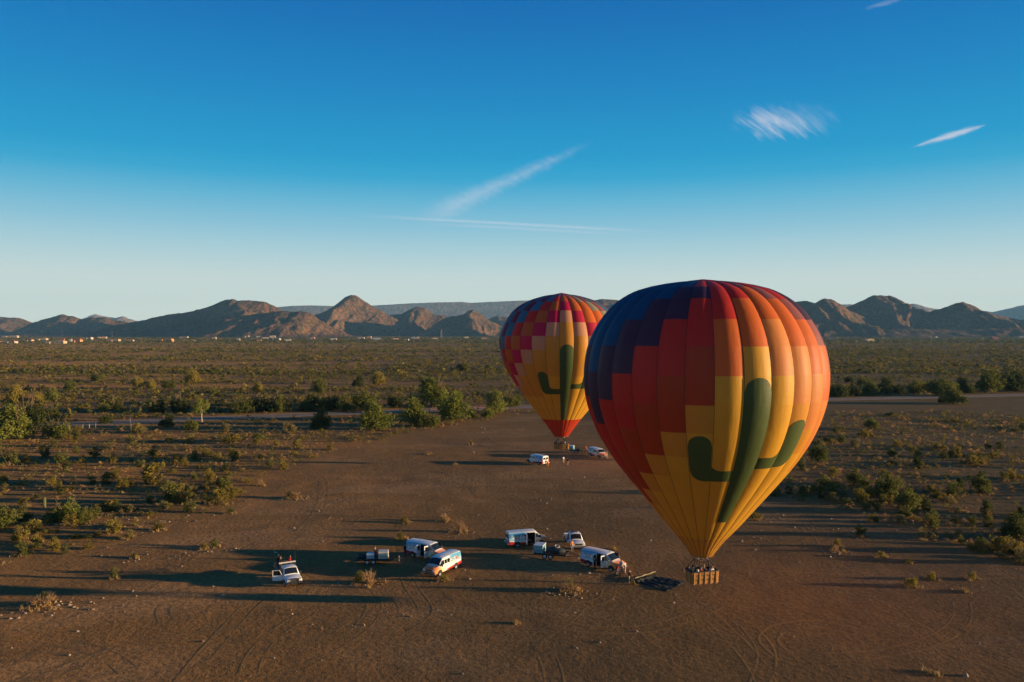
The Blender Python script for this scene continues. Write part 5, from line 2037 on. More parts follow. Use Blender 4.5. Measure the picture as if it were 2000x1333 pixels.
for a, l, up in ((170, 0.9, 0.9), (10, 1.0, 0.7), (60, 0.7, 0.9), (200, 1.2, 0.35), (340, 1.3, 0.3), (110, 0.6, 1.1)):
    mb = MB()
    s0 = Vector((0, 0.02, 0.9))
    d = Vector((math.cos(rad(a)), 0.6 * math.sin(rad(a)), 0))
    q1 = s0 + d * l * 0.5 + Vector((0, 0, up * 0.4))
    q2 = s0 + d * l + Vector((0, 0, up))
    mb.path([s0, q1, q2], [0.06, 0.045, 0.015], 5)
    for _ in range(4):
        e = q1.lerp(q2, rngd.uniform(0, 0.8))
        mb.tube(e, e + Vector((rngd.uniform(-.35, .35), rngd.uniform(-.3, .3), rngd.uniform(0.05, 0.45))), 0.02, 0.006, 4)
    mb.build("branch", M_TWIG, T)

# ------------------------------------------------------------------ scattered scrub: individuals first, the rest as masses
VAN_SPOTS = [tuple(G(a, b).xy) + (9,) for a, b in ((1025, 1065), (1175, 1110), (835, 1090), (870, 1115), (570, 1130), (720, 1095), (1080, 1090), (1125, 1070), (1050, 902), (1168, 890), (1125, 885), (1095, 880), (1290, 1140))]


def scatter(n, y0, y1, seed, margin=1.12, power=1.0):
    r = np.random.default_rng(seed)
    y = (y0 ** power + (y1 ** power - y0 ** power) * r.random(n)) ** (1 / power)
    x = (r.random(n) * 2 - 1) * y * (1000 / F) * margin
    return x, y, r


def clear_of(x, y, pad):
    ok = ~inside(CLEAR, x, y)
    rd = road_dist(x, y)
    ok &= (np.abs(rd) > 8.5 + pad)
    for (px, py, pr) in PLACED:
        ok &= (x - px) ** 2 + (y - py) ** 2 > (pr * 0.8) ** 2
    return ok


LANDMARKS = [(87, 990, "the small saguaro"), (394, 822, "the lone pale trunked tree"), (180, 838, "the wire fence posts"), (330, 985, "the large rounded scrub bush"), (130, 1012, "the bright leafy bush"),
             (430, 985, "the tall thin scrub bush"), (298, 945, "the long dark scrub bush"), (25, 855, "the large light tree at left edge"), (15, 1030, "the thorny bush at left edge"), (18, 908, "the left edge scrub bush"),
             (88, 893, "the far left green bush"), (300, 893, "the mid scrub olive bush"), (260, 872, "the dusty bush below lone tree"), (450, 865, "the low spreading roadside shrub"), (580, 874, "the bush at upper clearing edge"),
             (735, 838, "the bright tree at clearing tip"), (374, 840, "the pale bush below lone tree"), (308, 1035, "the lowest olive scrub bush"), (42, 1075, "the bush beside the tracks"), (505, 862, "the low green roadside shrub"),
             (160, 925, "the bare strip in the left scrub"), (190, 880, "the gap below the fence posts"), (120, 955, "the flat behind the saguaro"), (385, 900, "the grassy patch near the clearing"),
             (1597, 900, "the green bush beside the balloon"), (1612, 968, "the long low shrub"), (1776, 998, "the largest dark scrub bush"), (1914, 962, "the rightmost green scrub bush"), (1982, 1045, "the big dark right edge bush"),
             (1860, 785, "the large tree by the right road"), (1702, 836, "the green bush on the flat"), (1838, 878, "the low shrub with dry grass"), (1900, 910, "the dark shrub patch"), (1812, 1052, "the lone grey green shrub"),
             (1742, 890, "the little green bush on the flat"), (1762, 848, "the little round bush on the flat"), (1960, 850, "the bare flat at right edge"), (1890, 840, "the flat below the right road"), (1650, 815, "the stony patch below the road"), (1975, 936, "the shrub patch at right edge"), (1680, 1046, "the lone green bush")]


def near_bushes():
    x, y, r = scatter(15000, 88, 300, 21)
    dens = fbm(x / 26, y / 14, 3, 80)
    right = x > 30
    keep = clear_of(x, y, 0) & (r.random(len(x)) < np.clip((dens - 0.27) * 3.4, 0.08, 1) * np.where(right, 0.75, 0.72))
    x, y = x[keep], y[keep]
    big = fbm(x / 18, y / 18, 2, 90)
    W = np.clip(r.lognormal(0.28, 0.38, len(x)), 0.6, 3.2) * (0.75 + 0.6 * big)
    px, py = px_of(x, y)
    size = W / y * F
    vis = (px > -20) & (px < 2020) & (py < 1340)
    # hidden behind the near balloon
    vis &= ~((np.abs(px - 1381) < 225) & (py < 960))
    order = np.argsort(-(size * vis))
    tone_of = lambda q, xx: ('olive', 'green', 'olive', 'dusty', 'yellow', 'olive', 'green', 'dark')[q] if xx < 30 else ('green', 'dark', 'olive', 'olive', 'green', 'dusty', 'olive', 'dark')[q]
    word = dict(olive='olive', green='green', dusty='dusty', yellow='yellowish', dark='dark green')
    m = 0
    same = {}
    rest = []
    for i in order:
        if m >= 190 or not vis[i]:
            rest.append(i)
            continue
        m += 1
        tone = tone_of(r.integers(0, 8), x[i])
        kind = 'creosote' if (W[i] > 1.0 and r.random() < 0.72) else 'low'
        o = link(NAME[kind], merged(kind, tone, int(r.integers(0, 2))))
        o.location = (x[i], y[i], zg(x[i], y[i]) - 0.02)
        o.rotation_euler = (0, 0, r.uniform(0, 6.28))
        w = W[i]
        hgt = w * (r.uniform(0.62, 0.95) if kind == 'creosote' else r.uniform(0.38, 0.55))
        o.scale = (w, w * r.uniform(0.8, 1.1), hgt)
        sz = "small" if size[i] < 11 else ("medium" if size[i] < 18 else "large")
        bx0, by0 = px[i], py[i]
        lm = min(LANDMARKS, key=lambda q: ((q[0] - bx0) / 1.6) ** 2 + (q[1] - by0) ** 2)
        dx, dy = bx0 - lm[0], by0 - lm[1]
        far_ = "far " if math.hypot(dx / 1.6, dy) > 42 else ""
        if abs(dx) > 2.2 * abs(dy):
            rel = far_ + ("left of" if dx < 0 else "right of")
        elif abs(dy) > 0.8 * abs(dx):
            rel = far_ + ("behind" if dy < 0 else "in front of")
        else:
            rel = far_ + ("behind and " if dy < 0 else "in front and ") + ("left of" if dx < 0 else "right of")
        nm = "bush" if kind == 'creosote' else "low shrub"
        tag(o, f"{sz} {word[tone]} {nm} {rel} {lm[2]}", 'bush', f"scattered scrub around {lm[2]}")
        if len(o['label'].split()) > 16:
            o['label'] = o['label'].replace(" far ", " ", 1)
        same.setdefault(o['label'], []).append((y[i], o))
    for lab, lst in same.items():
        if len(lst) > 1:
            lst.sort(key=lambda q: q[0])
            names = {2: ("nearer", "farther"), 3: ("nearest", "middle", "farthest")}.get(len(lst), ("nearest", "second nearest", "second farthest", "farthest"))
            for (_, o), nm in zip(lst, names):
                o['label'] = nm + " " + lab.replace(" and ", " ").replace(" low shrub", " shrub", 1).replace(" far ", " ", 1)
                if len(o['label'].split()) > 16:
                    o['label'] = o['label'].replace("large ", "", 1).replace("medium ", "", 1).replace("small ", "", 1)
    return x[rest], y[rest], W[rest]


bx, by, bw = near_bushes()


def merged_plants(name, label, xs, ys, ws, hs, zs, nleaf, lsize, shapes, tones, seed):
    """many plants baked into one mesh (a mass nobody could count)"""
    r = np.random.default_rng(seed)
    tem = []
    for s_ in shapes:
        for _ in range(3):
            V, Q = leaf_cloud(r, nleaf, s_, lsize, max(5, nleaf // 8))
            tem.append(V)
    n = len(xs)
    k = r.integers(0, len(tem), n)
    A = r.random(n) * 6.283
    ca, sa = np.cos(A), np.sin(A)
    T_ = np.array(tem)[k]
    Xv = (T_[:, :, 0] * ca[:, None] - T_[:, :, 1] * sa[:, None]) * ws[:, None] + xs[:, None]
    Yv = (T_[:, :, 0] * sa[:, None] + T_[:, :, 1] * ca[:, None]) * ws[:, None] + ys[:, None]
    Zv = T_[:, :, 2] * hs[:, None] + zs[:, None]
    V = np.stack([Xv, Yv, Zv], -1).reshape(-1, 3)
    Q = np.arange(len(V)).reshape(-1, 4)
    tone = np.repeat(r.integers(0, len(tones), n), nleaf)
    me = array_mesh(name, V, Q, [leaf_mats(t) for t in tones], tone)
    return tag(link(name, me), label, kind='stuff')


merged_plants("small_scrub", "small scattered scrub plants around the clearing", bx, by, bw, bw * 0.6, relief(bx, by) - 0.02, 46, 0.10, ('vase', 'low'), ('olive', 'olive', 'dusty', 'green', 'dry'), 31)


def plain_scrub():
    # beyond the road, to the foot of the hills
    for (n, y0, y1, wm, hr, nl, ls, seed) in ((17000, 262, 620, 2.5, 0.62, 36, 0.12, 41), (18000, 560, 1250, 4.2, 0.5, 20, 0.16, 42), (16000, 1150, 2300, 6.6, 0.42, 13, 0.2, 43), (15000, 2000, 4600, 11.0, 0.42, 12, 0.22, 44)):
        x, y, r = scatter(n, y0, y1, seed, 1.15, 1.3)
        dens = 0.5 * fbm(x / 260, y / 75, 4, 100 + seed) + 0.5 * fbm(x / 70, y / 24, 3, 110 + seed)
        thr = 0.22 if y0 > 1900 else 0.37
        keep = (r.random(n) < np.clip((dens - thr) * 6.0, 0.05, 1)) & clear_of(x, y, 2) & (road_dist(x, y) > 9)
        x, y, dens = x[keep], y[keep], dens[keep]
        w = np.clip(r.lognormal(math.log(wm), 0.42, len(x)), wm * 0.4, wm * 2.6)
        h = w * hr * r.uniform(0.75, 1.2, len(x))
        h = np.minimum(h, 5.5)
        tones = ('olive', 'green', 'olive', 'dark', 'olive', 'dusty') if y0 < 2000 else ('green', 'dark', 'green', 'olive', 'dark')
        merged_plants("plain_scrub", "dense desert scrub covering the plain out to the hills", x, y, w, h, np.zeros(len(x)), nl, ls, ('round', 'low', 'vase'), tones, seed + 1)


plain_scrub()


def grass_and_stones():
    # dry grass tufts
    x, y, r = scatter(7000, 75, 262, 51)
    d = fbm(x / 11, y / 9, 3, 120)
    inside_c = inside(CLEAR, x, y)
    keep = (r.random(len(x)) < np.where(inside_c, 0.0, np.clip((d - 0.42) * 5, 0.02, 1))) & (np.abs(road_dist(x, y)) > 8)
    x, y = x[keep], y[keep]
    # grass gathered at the foot of placed plants
    ex, ey = [], []
    for (px_, py_, pr_) in PLACED:
        if py_ < 240:
            k = int(6 + pr_ * 4)
            a = r.random(k) * 6.283
            q = pr_ * (0.6 + 0.7 * r.random(k))
            ex.append(px_ + q * np.cos(a))
            ey.append(py_ + q * np.sin(a) * 0.8 - 0.2)
    x = np.concatenate([x] + ex)
    y = np.concatenate([y] + ey)
    n, nb = len(x), 13
    a = r.random((n, nb)) * 6.283
    l = r.uniform(0.18, 0.5, (n, nb)) * r.uniform(0.6, 1.3, (n, 1))
    sp = r.uniform(0.05, 0.32, (n, nb))
    bx_, by_ = x[:, None] + 0.12 * r.normal(size=(n, nb)), y[:, None] + 0.12 * r.normal(size=(n, nb))
    z0 = relief(x, y)[:, None] + 0 * a
    tx, ty, tz = bx_ + sp * np.cos(a), by_ + sp * np.sin(a), z0 + l
    wx, wy = -np.sin(a) * 0.035, np.cos(a) * 0.035
    V = np.stack([np.stack([bx_ - wx, by_ - wy, z0 - 0.02], -1), np.stack([bx_ + wx, by_ + wy, z0 - 0.02], -1), np.stack([tx, ty, tz], -1)], 2).reshape(-1, 3)
    me = array_mesh("dry_grass", V, np.arange(len(V)).reshape(-1, 3), leaf("dry_grass_blade", (0.34, 0.22, 0.085), (0.46, 0.33, 0.15), 0.25))
    tag(link("dry_grass", me), "tufts of dry tan grass between the bushes", kind='stuff')
    # stones
    x, y, r = scatter(5200, 62, 250, 53)
    d = fbm(x / 9, y / 7, 3, 140)
    keep = (r.random(len(x)) < np.clip((d - 0.46) * 4.5, 0.035, 1)) & (np.abs(road_dist(x, y)) > 8)
    x, y = x[keep], y[keep]
    s = np.clip(r.lognormal(math.log(0.075), 0.55, len(x)), 0.03, 0.32)
    for (cx, cy, m, sp, sm) in ((87, 1192, 46, 2.6, 0.17), (1112, 1160, 40, 1.6, 0.15), (418, 1076, 22, 1.6, 0.16), (340, 1086, 16, 4.0, 0.15), (578, 976, 20, 1.5, 0.16), (1632, 1082, 24, 1.8, 0.15), (1600, 1035, 70, 6.5, 0.13), (900, 1040, 26, 2.0, 0.12),
                                (230, 1030, 26, 4.0, 0.2), (1745, 1025, 16, 3.5, 0.16), (1660, 815, 60, 8.0, 0.2), (1560, 1010, 30, 4.0, 0.14), (990, 840, 60, 7.0, 0.16), (1180, 850, 90, 9.0, 0.17), (900, 960, 90, 9.0, 0.09), (310, 1020, 22, 4.5, 0.16), (722, 1144, 16, 1.8, 0.12)):
        c = G(cx, cy)
        x = np.concatenate([x, c.x + r.normal(size=m) * sp])
        y = np.concatenate([y, c.y + r.normal(size=m) * sp * 0.7])
        s = np.concatenate([s, sm * r.uniform(0.5, 1.5, m)])
    base = np.array([(0.9, 0, 0.1), (0.35, 0.75, 0.0), (-0.55, 0.7, 0.15), (-0.95, -0.1, 0.0), (-0.3, -0.8, 0.1), (0.5, -0.7, 0.0), (0.35, 0.1, 0.75), (-0.35, 0.2, 0.62), (0.0, -0.35, 0.68)])
    tri = np.array([(0, 1, 6), (1, 7, 6), (1, 2, 7), (2, 3, 7), (3, 4, 8), (3, 8, 7), (4, 5, 8), (5, 0, 6), (5, 6, 8), (6, 7, 8)])
    n = len(x)
    a = r.random(n) * 6.283
    J = base[None] * r.uniform(0.75, 1.25, (n, 9, 3)) * (s[:, None, None] * np.stack([r.uniform(.9, 1.4, n), r.uniform(.8, 1.1, n), r.uniform(.6, 1.2, n)], 1)[:, None, :])
    ca, sa = np.cos(a)[:, None], np.sin(a)[:, None]
    V = np.stack([J[:, :, 0] * ca - J[:, :, 1] * sa + x[:, None], J[:, :, 0] * sa + J[:, :, 1] * ca + y[:, None], J[:, :, 2] + relief(x, y)[:, None] - 0.01], -1).reshape(-1, 3)
    Q = (np.arange(n)[:, None, None] * 9 + tri[None]).reshape(-1, 3)
    me = array_mesh("scattered_stones", V, Q, [plain("pale_stone", (0.34, 0.235, 0.145), 0.9, 0.15), plain("brown_stone", (0.25, 0.16, 0.10), 0.9, 0.15), plain("whitish_stone", (0.42, 0.34, 0.25), 0.9, 0.15)],
                    np.repeat(r.choice([0, 0, 1, 1, 2], n), len(tri)))
    tag(link("scattered_stones", me), "loose pale and brown stones scattered over the desert floor", kind='stuff')


grass_and_stones()

# ------------------------------------------------------------------ houses, poles, fences
WALLS = dict(white=(0.46, 0.41, 0.34), tan=(0.52, 0.36, 0.22), orange=(0.55, 0.28, 0.13), pink=(0.5, 0.32, 0.25), cream=(0.46, 0.36, 0.24), grey=(0.36, 0.37, 0.40), red=(0.42, 0.17, 0.12))
ROOFS = dict(tile=(0.36, 0.14, 0.075), flat=(0.38, 0.29, 0.21), grey=(0.25, 0.26, 0.29), white=(0.42, 0.40, 0.37))


def house(px, py, wpx, hpx, wall, roof, label):
    py = max(py, 660.6)
    p = G(px, py)
    sc = p.y / F
    W, Hh = wpx * sc, hpx * sc
    D = min(W * 0.7, 16)
    T = thing("house", (p.x, p.y + D / 2, 0), random.uniform(-0.12, 0.25), label, 'house', 'houses at the foot of the hills')
    mw = plain("stucco_" + wall, WALLS[wall], 0.9, 0.1)
    mr = plain("roof_" + roof, ROOFS[roof], 0.85, 0.1)
    wh = Hh * (0.62 if roof == 'tile' else 0.85)
    mb = MB()
    mb.box((0, 0, wh / 2), (W, D, wh))
    if W > 14:
        mb.box((-W * 0.28, -D * 0.55, wh * 0.42), (W * 0.26, D * 0.3, wh * 0.84))
    mb.build("wall", mw, T)
    mb = MB()
    if roof == 'tile':
        e = 0.5
        z0, z1 = wh, Hh
        mb.add([(-W / 2 - e, -D / 2 - e, z0), (W / 2 + e, -D / 2 - e, z0), (W / 2 + e, D / 2 + e, z0), (-W / 2 - e, D / 2 + e, z0), (-W * 0.3, 0, z1), (W * 0.3, 0, z1)],
               [(0, 1, 5, 4), (1, 2, 5), (2, 3, 4, 5), (3, 0, 4), (3, 2, 1, 0)])
    else:
        mb.box((0, 0, wh + 0.15), (W + 0.4, D + 0.4, 0.3))
        mb.box((W * 0.2, D * 0.1, wh + Hh * 0.08), (W * 0.4, D * 0.6, Hh * 0.15))
    mb.build("roof", mr, T)
    nwin = max(2, min(5, int(W / 6)))
    for i in range(nwin):
        mb = MB()
        mb.box(((i + 0.5) / nwin * W - W / 2, -D / 2 - (0.05 if not (W > 14 and i == 0) else D * 0.22), wh * 0.5), (min(2.0, W * 0.1), 0.12, wh * 0.34))
        mb.build("window", M_GLASS, T)


for a in [
    (18, 655, 30, 5, 'tan', 'flat', "long tan house at the left edge, farthest row"), (4, 671, 12, 5, 'orange', 'flat', "orange house cut by the left edge"),
    (19, 671, 18, 6, 'white', 'tile', "white house with tiled roof near the left edge"), (56, 668, 12, 6, 'tan', 'tile', "square tan house standing alone at left"),
    (80, 666, 18, 5, 'cream', 'flat', "cream flat roofed house behind the large villa"), (104, 672, 40, 6, 'cream', 'flat', "long cream villa, largest at left"),
    (119, 670, 12, 9, 'orange', 'tile', "orange tower wing with tiled roof at the large villa's right"), (137, 669, 5, 7, 'white', 'flat', "narrow white house between villa and red roofed house"),
    (149, 670, 15, 9, 'orange', 'tile', "red roofed orange house right of the large villa"), (172, 664, 12, 5, 'white', 'flat', "white house right of the red roofed house"),
    (198, 662, 16, 4, 'tan', 'flat', "tan house farther back, right of the red roofed one"), (222, 668, 18, 5, 'tan', 'flat', "flat tan house with bright front wall, below pole pair"),
    (253, 667, 12, 4, 'white', 'tile', "small white house with dark roof left of the rounded hill"), (322, 668, 27, 6, 'orange', 'flat', "long orange house at the hill's foot"),
    (357, 658, 18, 3, 'tan', 'flat', "low tan house on the slope right of the long orange one"), (379, 668, 5, 3, 'white', 'flat', "tiny white building in front of the rounded hill"),
    (417, 663, 8, 4, 'cream', 'flat', "small cream house below the rounded hill"), (465, 666, 6, 5, 'white', 'flat', "white house below the dark ridge"),
    (481, 660, 9, 5, 'cream', 'flat', "cream house under the dark ridge"), (503, 659, 7, 4, 'white', 'flat', "white house on the rise under the dark ridge"),
    (505, 668, 9, 5, 'orange', 'tile', "orange roofed house beside the low white house"), (517, 663, 11, 4, 'white', 'flat', "low white house right of the orange roofed one"),
    (531, 655, 12, 5, 'cream', 'flat', "cream house high under the dark ridge's right end"), (536, 665, 20, 4, 'white', 'grey', "long white house with grey roof"),
    (561, 667, 12, 4, 'white', 'flat', "white house in front of the small tan mound"), (610, 663, 8, 4, 'pink', 'flat', "pinkish house left of the pointed hill"),
    (650, 665, 13, 4, 'white', 'flat', "bright white house below the pointed hill's left slope"), (704, 663, 14, 4, 'white', 'flat', "white house below the pointed hill"),
    (720, 662, 9, 5, 'tan', 'flat', "tan house below the pointed hill's right slope"), (735, 665, 18, 5, 'grey', 'grey', "grey roofed wide house below the pointed hill"),
    (771, 665, 14, 4, 'pink', 'flat', "wide pinkish house right of the grey roofed one"), (793, 666, 10, 4, 'white', 'flat', "white house right of the pinkish house"),
    (806, 663, 8, 5, 'grey', 'grey', "grey house between two white ones"), (816, 662, 7, 4, 'white', 'flat', "white house right of the grey house"),
    (848, 664, 12, 4, 'tan', 'flat', "tan house below the steel pylon"), (910, 662, 10, 4, 'cream', 'flat', "cream house left of the far balloon"),
    (945, 664, 12, 6, 'tan', 'tile', "tan house with tiled roof next to the far balloon"), (1624, 665, 17, 5, 'cream', 'flat', "cream house right beside the big balloon"),
    (1698, 668, 20, 6, 'cream', 'flat', "bright cream house in the right plain"), (1829, 660, 5, 3, 'white', 'white', "tiny white building in the right distance"),
    (1944, 664, 13, 6, 'red', 'tile', "red house near the right edge"), (1994, 658, 12, 3, 'white', 'white', "white house at the right edge"), (1883, 669, 4, 2, 'white', 'white', "tiny pale shed in the right plain"),
]:
    house(*a)

M_POLE = plain("weathered_pole", (0.42, 0.35, 0.26), 0.85, 0.1)
M_GALV = plain("galvanised_steel", (0.22, 0.21, 0.20), 0.6, 0.3, 0.3)


def pole(px, py, hpx, label, pylon=False):
    p = G(px, py)
    Hh = hpx / F * p.y
    T = thing("utility_pole" if not pylon else "steel_pylon", p, 0.3, label, 'pole' if not pylon else 'pylon', 'power poles along the town')
    mb = MB()
    r = 0.32 if not pylon else 0.22
    if pylon:
        for sx in (-1, 1):
            for sy in (-1, 1):
                mb.tube((sx * 3, sy * 3, 0), (sx * 0.8, sy * 0.8, Hh), 0.28, 0.2, 5)
        for q in range(6):
            z = Hh * (q + 0.5) / 6.5
            w = 3 - 2.2 * z / Hh
            for sy in (-1, 1):
                mb.tube((-w, sy * w, z), (w, sy * w, z + Hh / 7), 0.14, None, 4)
                mb.tube((w, sy * w, z), (-w, sy * w, z + Hh / 7), 0.14, None, 4)
    else:
        mb.tube((0, 0, 0), (0, 0, Hh), r, r * 0.75, 7)
    mb.build("mast", M_GALV if pylon else M_POLE, T)
    for z in ((0.96, 0.88) if not pylon else (0.97, 0.84, 0.72)):
        mb = MB()
        w = 2.4 if not pylon else 5
        mb.box((0, 0, Hh * z), (w * 2, 0.3, 0.3))
        mb.build("crossarm", M_GALV if pylon else M_POLE, T)


for a in [(60, 656, 11, "pole at far left, first of three beside each other"), (75.5, 656, 9, "shorter pole, middle one of three at far left"), (82, 658, 13, "tall pole, third of three at far left"),
          (121, 657, 11, "pole above the large cream villa, left of a pair"), (124, 658, 12, "pole above the large cream villa, right of a pair"),
          (219, 660, 12, "pole behind the flat tan house"), (592, 657, 8, "pole at the foot of the dark ridge"),
          (662, 658, 10, "pole at the foot of the pointed hill, left"), (744, 657, 8, "pole at the foot of the pointed hill, middle"), (780, 659, 10, "pole at the foot of the pointed hill, right"),
          (822, 659, 9, "pole left of the steel pylon"), (966, 662, 14, "pole beside the far balloon"), (1636.5, 672, 13, "pole beside the big balloon's right edge"), (1724.5, 671, 12, "pole in the right plain beside the bright cream house"),
          (1818.5, 675, 18, "pole in the middle of the right plain"), (1919.5, 675, 15, "pole left of the red house"), (1863, 664, 6, "short pole in the right plain, second from the right"), (1673, 676, 10, "short pole right of the big balloon")]:
    pole(*a)
pole(862, 661, 17, "steel lattice pylon below the small twin hills", True)

# short posts of the wire fence at left
p0, p1 = G(136, 839.5), G(224, 834)
FT = thing("wire_fence", p0, 0, "row of short wooden posts with wires beside the left road", 'fence')
mb = MB()
for i in range(8):
    q = p0.lerp(p1, i / 7) - p0
    mb = MB()
    hh = random.uniform(1.15, 1.5)
    mb.tube(q + Vector((0, 0, -0.05)), q + Vector((random.uniform(-.05, .05), 0, hh)), 0.11, 0.1, 6)
    mb.build("post", M_POLE, FT)
for z in (0.5, 0.95):
    mb = MB()
    mb.tube(Vector((0, 0, z)), p1 - p0 + Vector((0, 0, z)), 0.012, None, 4)
    mb.build("wire", M_GALV, FT)
# pipe rail fence near the far balloon
p0, p1 = G(842, 804), G(950, 799.5)
FT = thing("pipe_fence", p0, 0, "reddish pipe rail fence beyond the road trees", 'fence')
M_PIPE = plain("rusty_pipe", (0.36, 0.17, 0.11), 0.7, 0.3)
for i in range(11):
    q = p0.lerp(p1, i / 10) - p0
    mb = MB()
    mb.tube(q, q + Vector((0, 0, 1.35)), 0.07, None, 6)
    mb.build("post", M_PIPE, FT)
for z in (0.65, 1.3):
    mb = MB()
    mb.tube(Vector((0, 0, z)), p1 - p0 + Vector((0, 0, z)), 0.06, None, 5)
    mb.build("rail", M_PIPE, FT)
for px_, py_, hp, lab in ((254.5, 826, 8, "pale marker post on the left road edge"), (256, 841, 13, "thin pale marker pole below the left road"), (320, 820, 8, "short red marker post left of the lone tree")):
    q = G(px_, py_)
    T = thing("marker_post", q, 0, lab, 'post')
    mb = MB()
    hh = hp / F * q.y
    mb.tube((0, 0, 0), (0, 0, hh), 0.07, 0.06, 6)
    mb.build("shaft", M_POLE if 'red' not in lab else M_PIPE, T)
    mb = MB()
    mb.box((0, -0.08, hh - 0.15), (0.2, 0.04, 0.28))
    mb.build("reflector", M_WHITE, T)

# ------------------------------------------------------------------ people
SK = dict(pelvis=(0, 0, 0.95), waist=(0, 0.0, 1.10), chest=(0, 0.0, 1.32), neck=(0, 0.005, 1.49), head=(0, -0.02, 1.60), crown=(0, -0.01, 1.72))
RADII = dict(pelvis=0.145, waist=0.125, chest=0.155, neck=0.055, head=0.088, crown=0.078)


def person_mesh(pose):
    """one continuous body, grown from a posed skeleton; faces -y. Material slots: skin, top, trousers, shoes"""
    key = ('person', pose)
    if key in PROTO:
        return PROTO[key]
    J = {k: Vector(v) for k, v in SK.items()}
    R = dict(RADII)
    arms = {'stand': ((0.24, 0.0, 1.14), (0.25, -0.06, 0.88)), 'walk': ((0.25, 0.06, 1.14), (0.24, -0.04, 0.90)), 'reach': ((0.22, -0.20, 1.20), (0.16, -0.46, 1.18)), 'hold': ((0.24, -0.10, 1.13), (0.12, -0.32, 1.02)),
            'rail': ((0.30, -0.10, 1.15), (0.22, -0.34, 1.12)), 'up': ((0.26, -0.06, 1.52), (0.20, -0.10, 1.80)), 'bend': ((0.2, -0.50, 0.95), (0.14, -0.62, 0.66)), 'sit': ((0.24, -0.06, 1.13), (0.16, -0.28, 0.98))}
    armL = arms[pose]
    armR = arms['stand' if pose == 'up' else pose]
    if pose == 'bend':
        for k, v in dict(waist=(0, -0.08, 1.08), chest=(0, -0.30, 1.20), neck=(0, -0.46, 1.24), head=(0, -0.56, 1.22), crown=(0, -0.66, 1.22)).items():
            J[k] = Vector(v)
    for sgn, s_, arm in ((-1, 'r', armR), (1, 'l', armL)):
        if pose == 'bend':
            J['sh' + s_] = Vector((sgn * 0.18, -0.33, 1.22))
        else:
            J['sh' + s_] = Vector((sgn * 0.185, 0.0, 1.40))
        J['el' + s_] = Vector((sgn * arm[0][0], arm[0][1], arm[0][2]))
        J['wr' + s_] = Vector((sgn * arm[1][0], arm[1][1], arm[1][2]))
        d = (J['wr' + s_] - J['el' + s_]).normalized()
        J['ha' + s_] = J['wr' + s_] + d * 0.085
        J['hi' + s_] = Vector((sgn * 0.085, 0.0, 0.90))
        if pose == 'sit':
            J['kn' + s_] = Vector((sgn * 0.12, -0.42, 0.92))
            J['an' + s_] = Vector((sgn * 0.12, -0.40, 0.50))
            J['to' + s_] = Vector((sgn * 0.13, -0.55, 0.45))
        else:
            st = 0.16 * sgn if pose == 'walk' else (0.03 * sgn)
            J['kn' + s_] = Vector((sgn * 0.10, -0.03 - st * 0.6, 0.50))
            J['an' + s_] = Vector((sgn * 0.11, 0.02 - st, 0.085))
            J['to' + s_] = Vector((sgn * 0.12, -0.13 - st, 0.035))
        R.update({'sh' + s_: 0.072, 'el' + s_: 0.046, 'wr' + s_: 0.032, 'ha' + s_: 0.038, 'hi' + s_: 0.105, 'kn' + s_: 0.066, 'an' + s_: 0.046, 'to' + s_: 0.04})
    E = [('pelvis', 'waist'), ('waist', 'chest'), ('chest', 'neck'), ('neck', 'head'), ('head', 'crown')]
    for s_ in 'rl':
        E += [('chest', 'sh' + s_), ('sh' + s_, 'el' + s_), ('el' + s_, 'wr' + s_), ('wr' + s_, 'ha' + s_), ('pelvis', 'hi' + s_), ('hi' + s_, 'kn' + s_), ('kn' + s_, 'an' + s_), ('an' + s_, 'to' + s_)]
    names = list(J)
    verts = [J[k] for k in names]
    rr = [R[k] for k in names]
    edges = [(names.index(a), names.index(b)) for a, b in E]
    roots = [0]
    for s_ in 'rl':                                  # fingers: own short chains rooted in the palm
        d = (J['ha' + s_] - J['wr' + s_]).normalized()
        side = d.cross(Vector((0, 0, 1)) if abs(d.z) < 0.8 else Vector((0, 1, 0))).normalized()
        nrm = d.cross(side)
        for q, ln in ((-1.5, 0.062), (-0.5, 0.075), (0.5, 0.08), (1.5, 0.07)):
            b0 = J['ha' + s_] + side * q * 0.02
            o = len(verts)
            roots.append(o)
            verts += [b0, b0 + d * ln * 0.6, b0 + d * ln + nrm * 0.025]
            rr += [0.011, 0.0095, 0.008]
            edges += [(o, o + 1), (o + 1, o + 2)]
        b0 = J['wr' + s_].lerp(J['ha' + s_], 0.4) + side * 0.03
        o = len(verts)
        roots.append(o)
        verts += [b0, b0 + side * 0.035 + d * 0.02, b0 + side * 0.045 + d * 0.055]
        rr += [0.013, 0.011, 0.009]
        edges += [(o, o + 1), (o + 1, o + 2)]
    me = bpy.data.meshes.new("body_frame")
    me.from_pydata([tuple(v) for v in verts], edges, [])
    tmp = bpy.data.objects.new("body_frame", me)
    COL.objects.link(tmp)
    md = tmp.modifiers.new("skin", 'SKIN')
    md.use_smooth_shade = True
    for i, sv in enumerate(me.skin_vertices[0].data):
        sv.radius = (rr[i], rr[i] * (0.72 if i < len(names) and names[i] in ('chest', 'waist', 'pelvis') else 1.0))
        sv.use_root = i in roots
    sub = tmp.modifiers.new("sub", 'SUBSURF')
    sub.levels = 1
    dg = bpy.context.evaluated_depsgraph_get()
    out = bpy.data.meshes.new_from_object(tmp.evaluated_get(dg))
    bpy.data.objects.remove(tmp)
    out.name = "person"
    # nose and brow give the head a face side
    seg = []
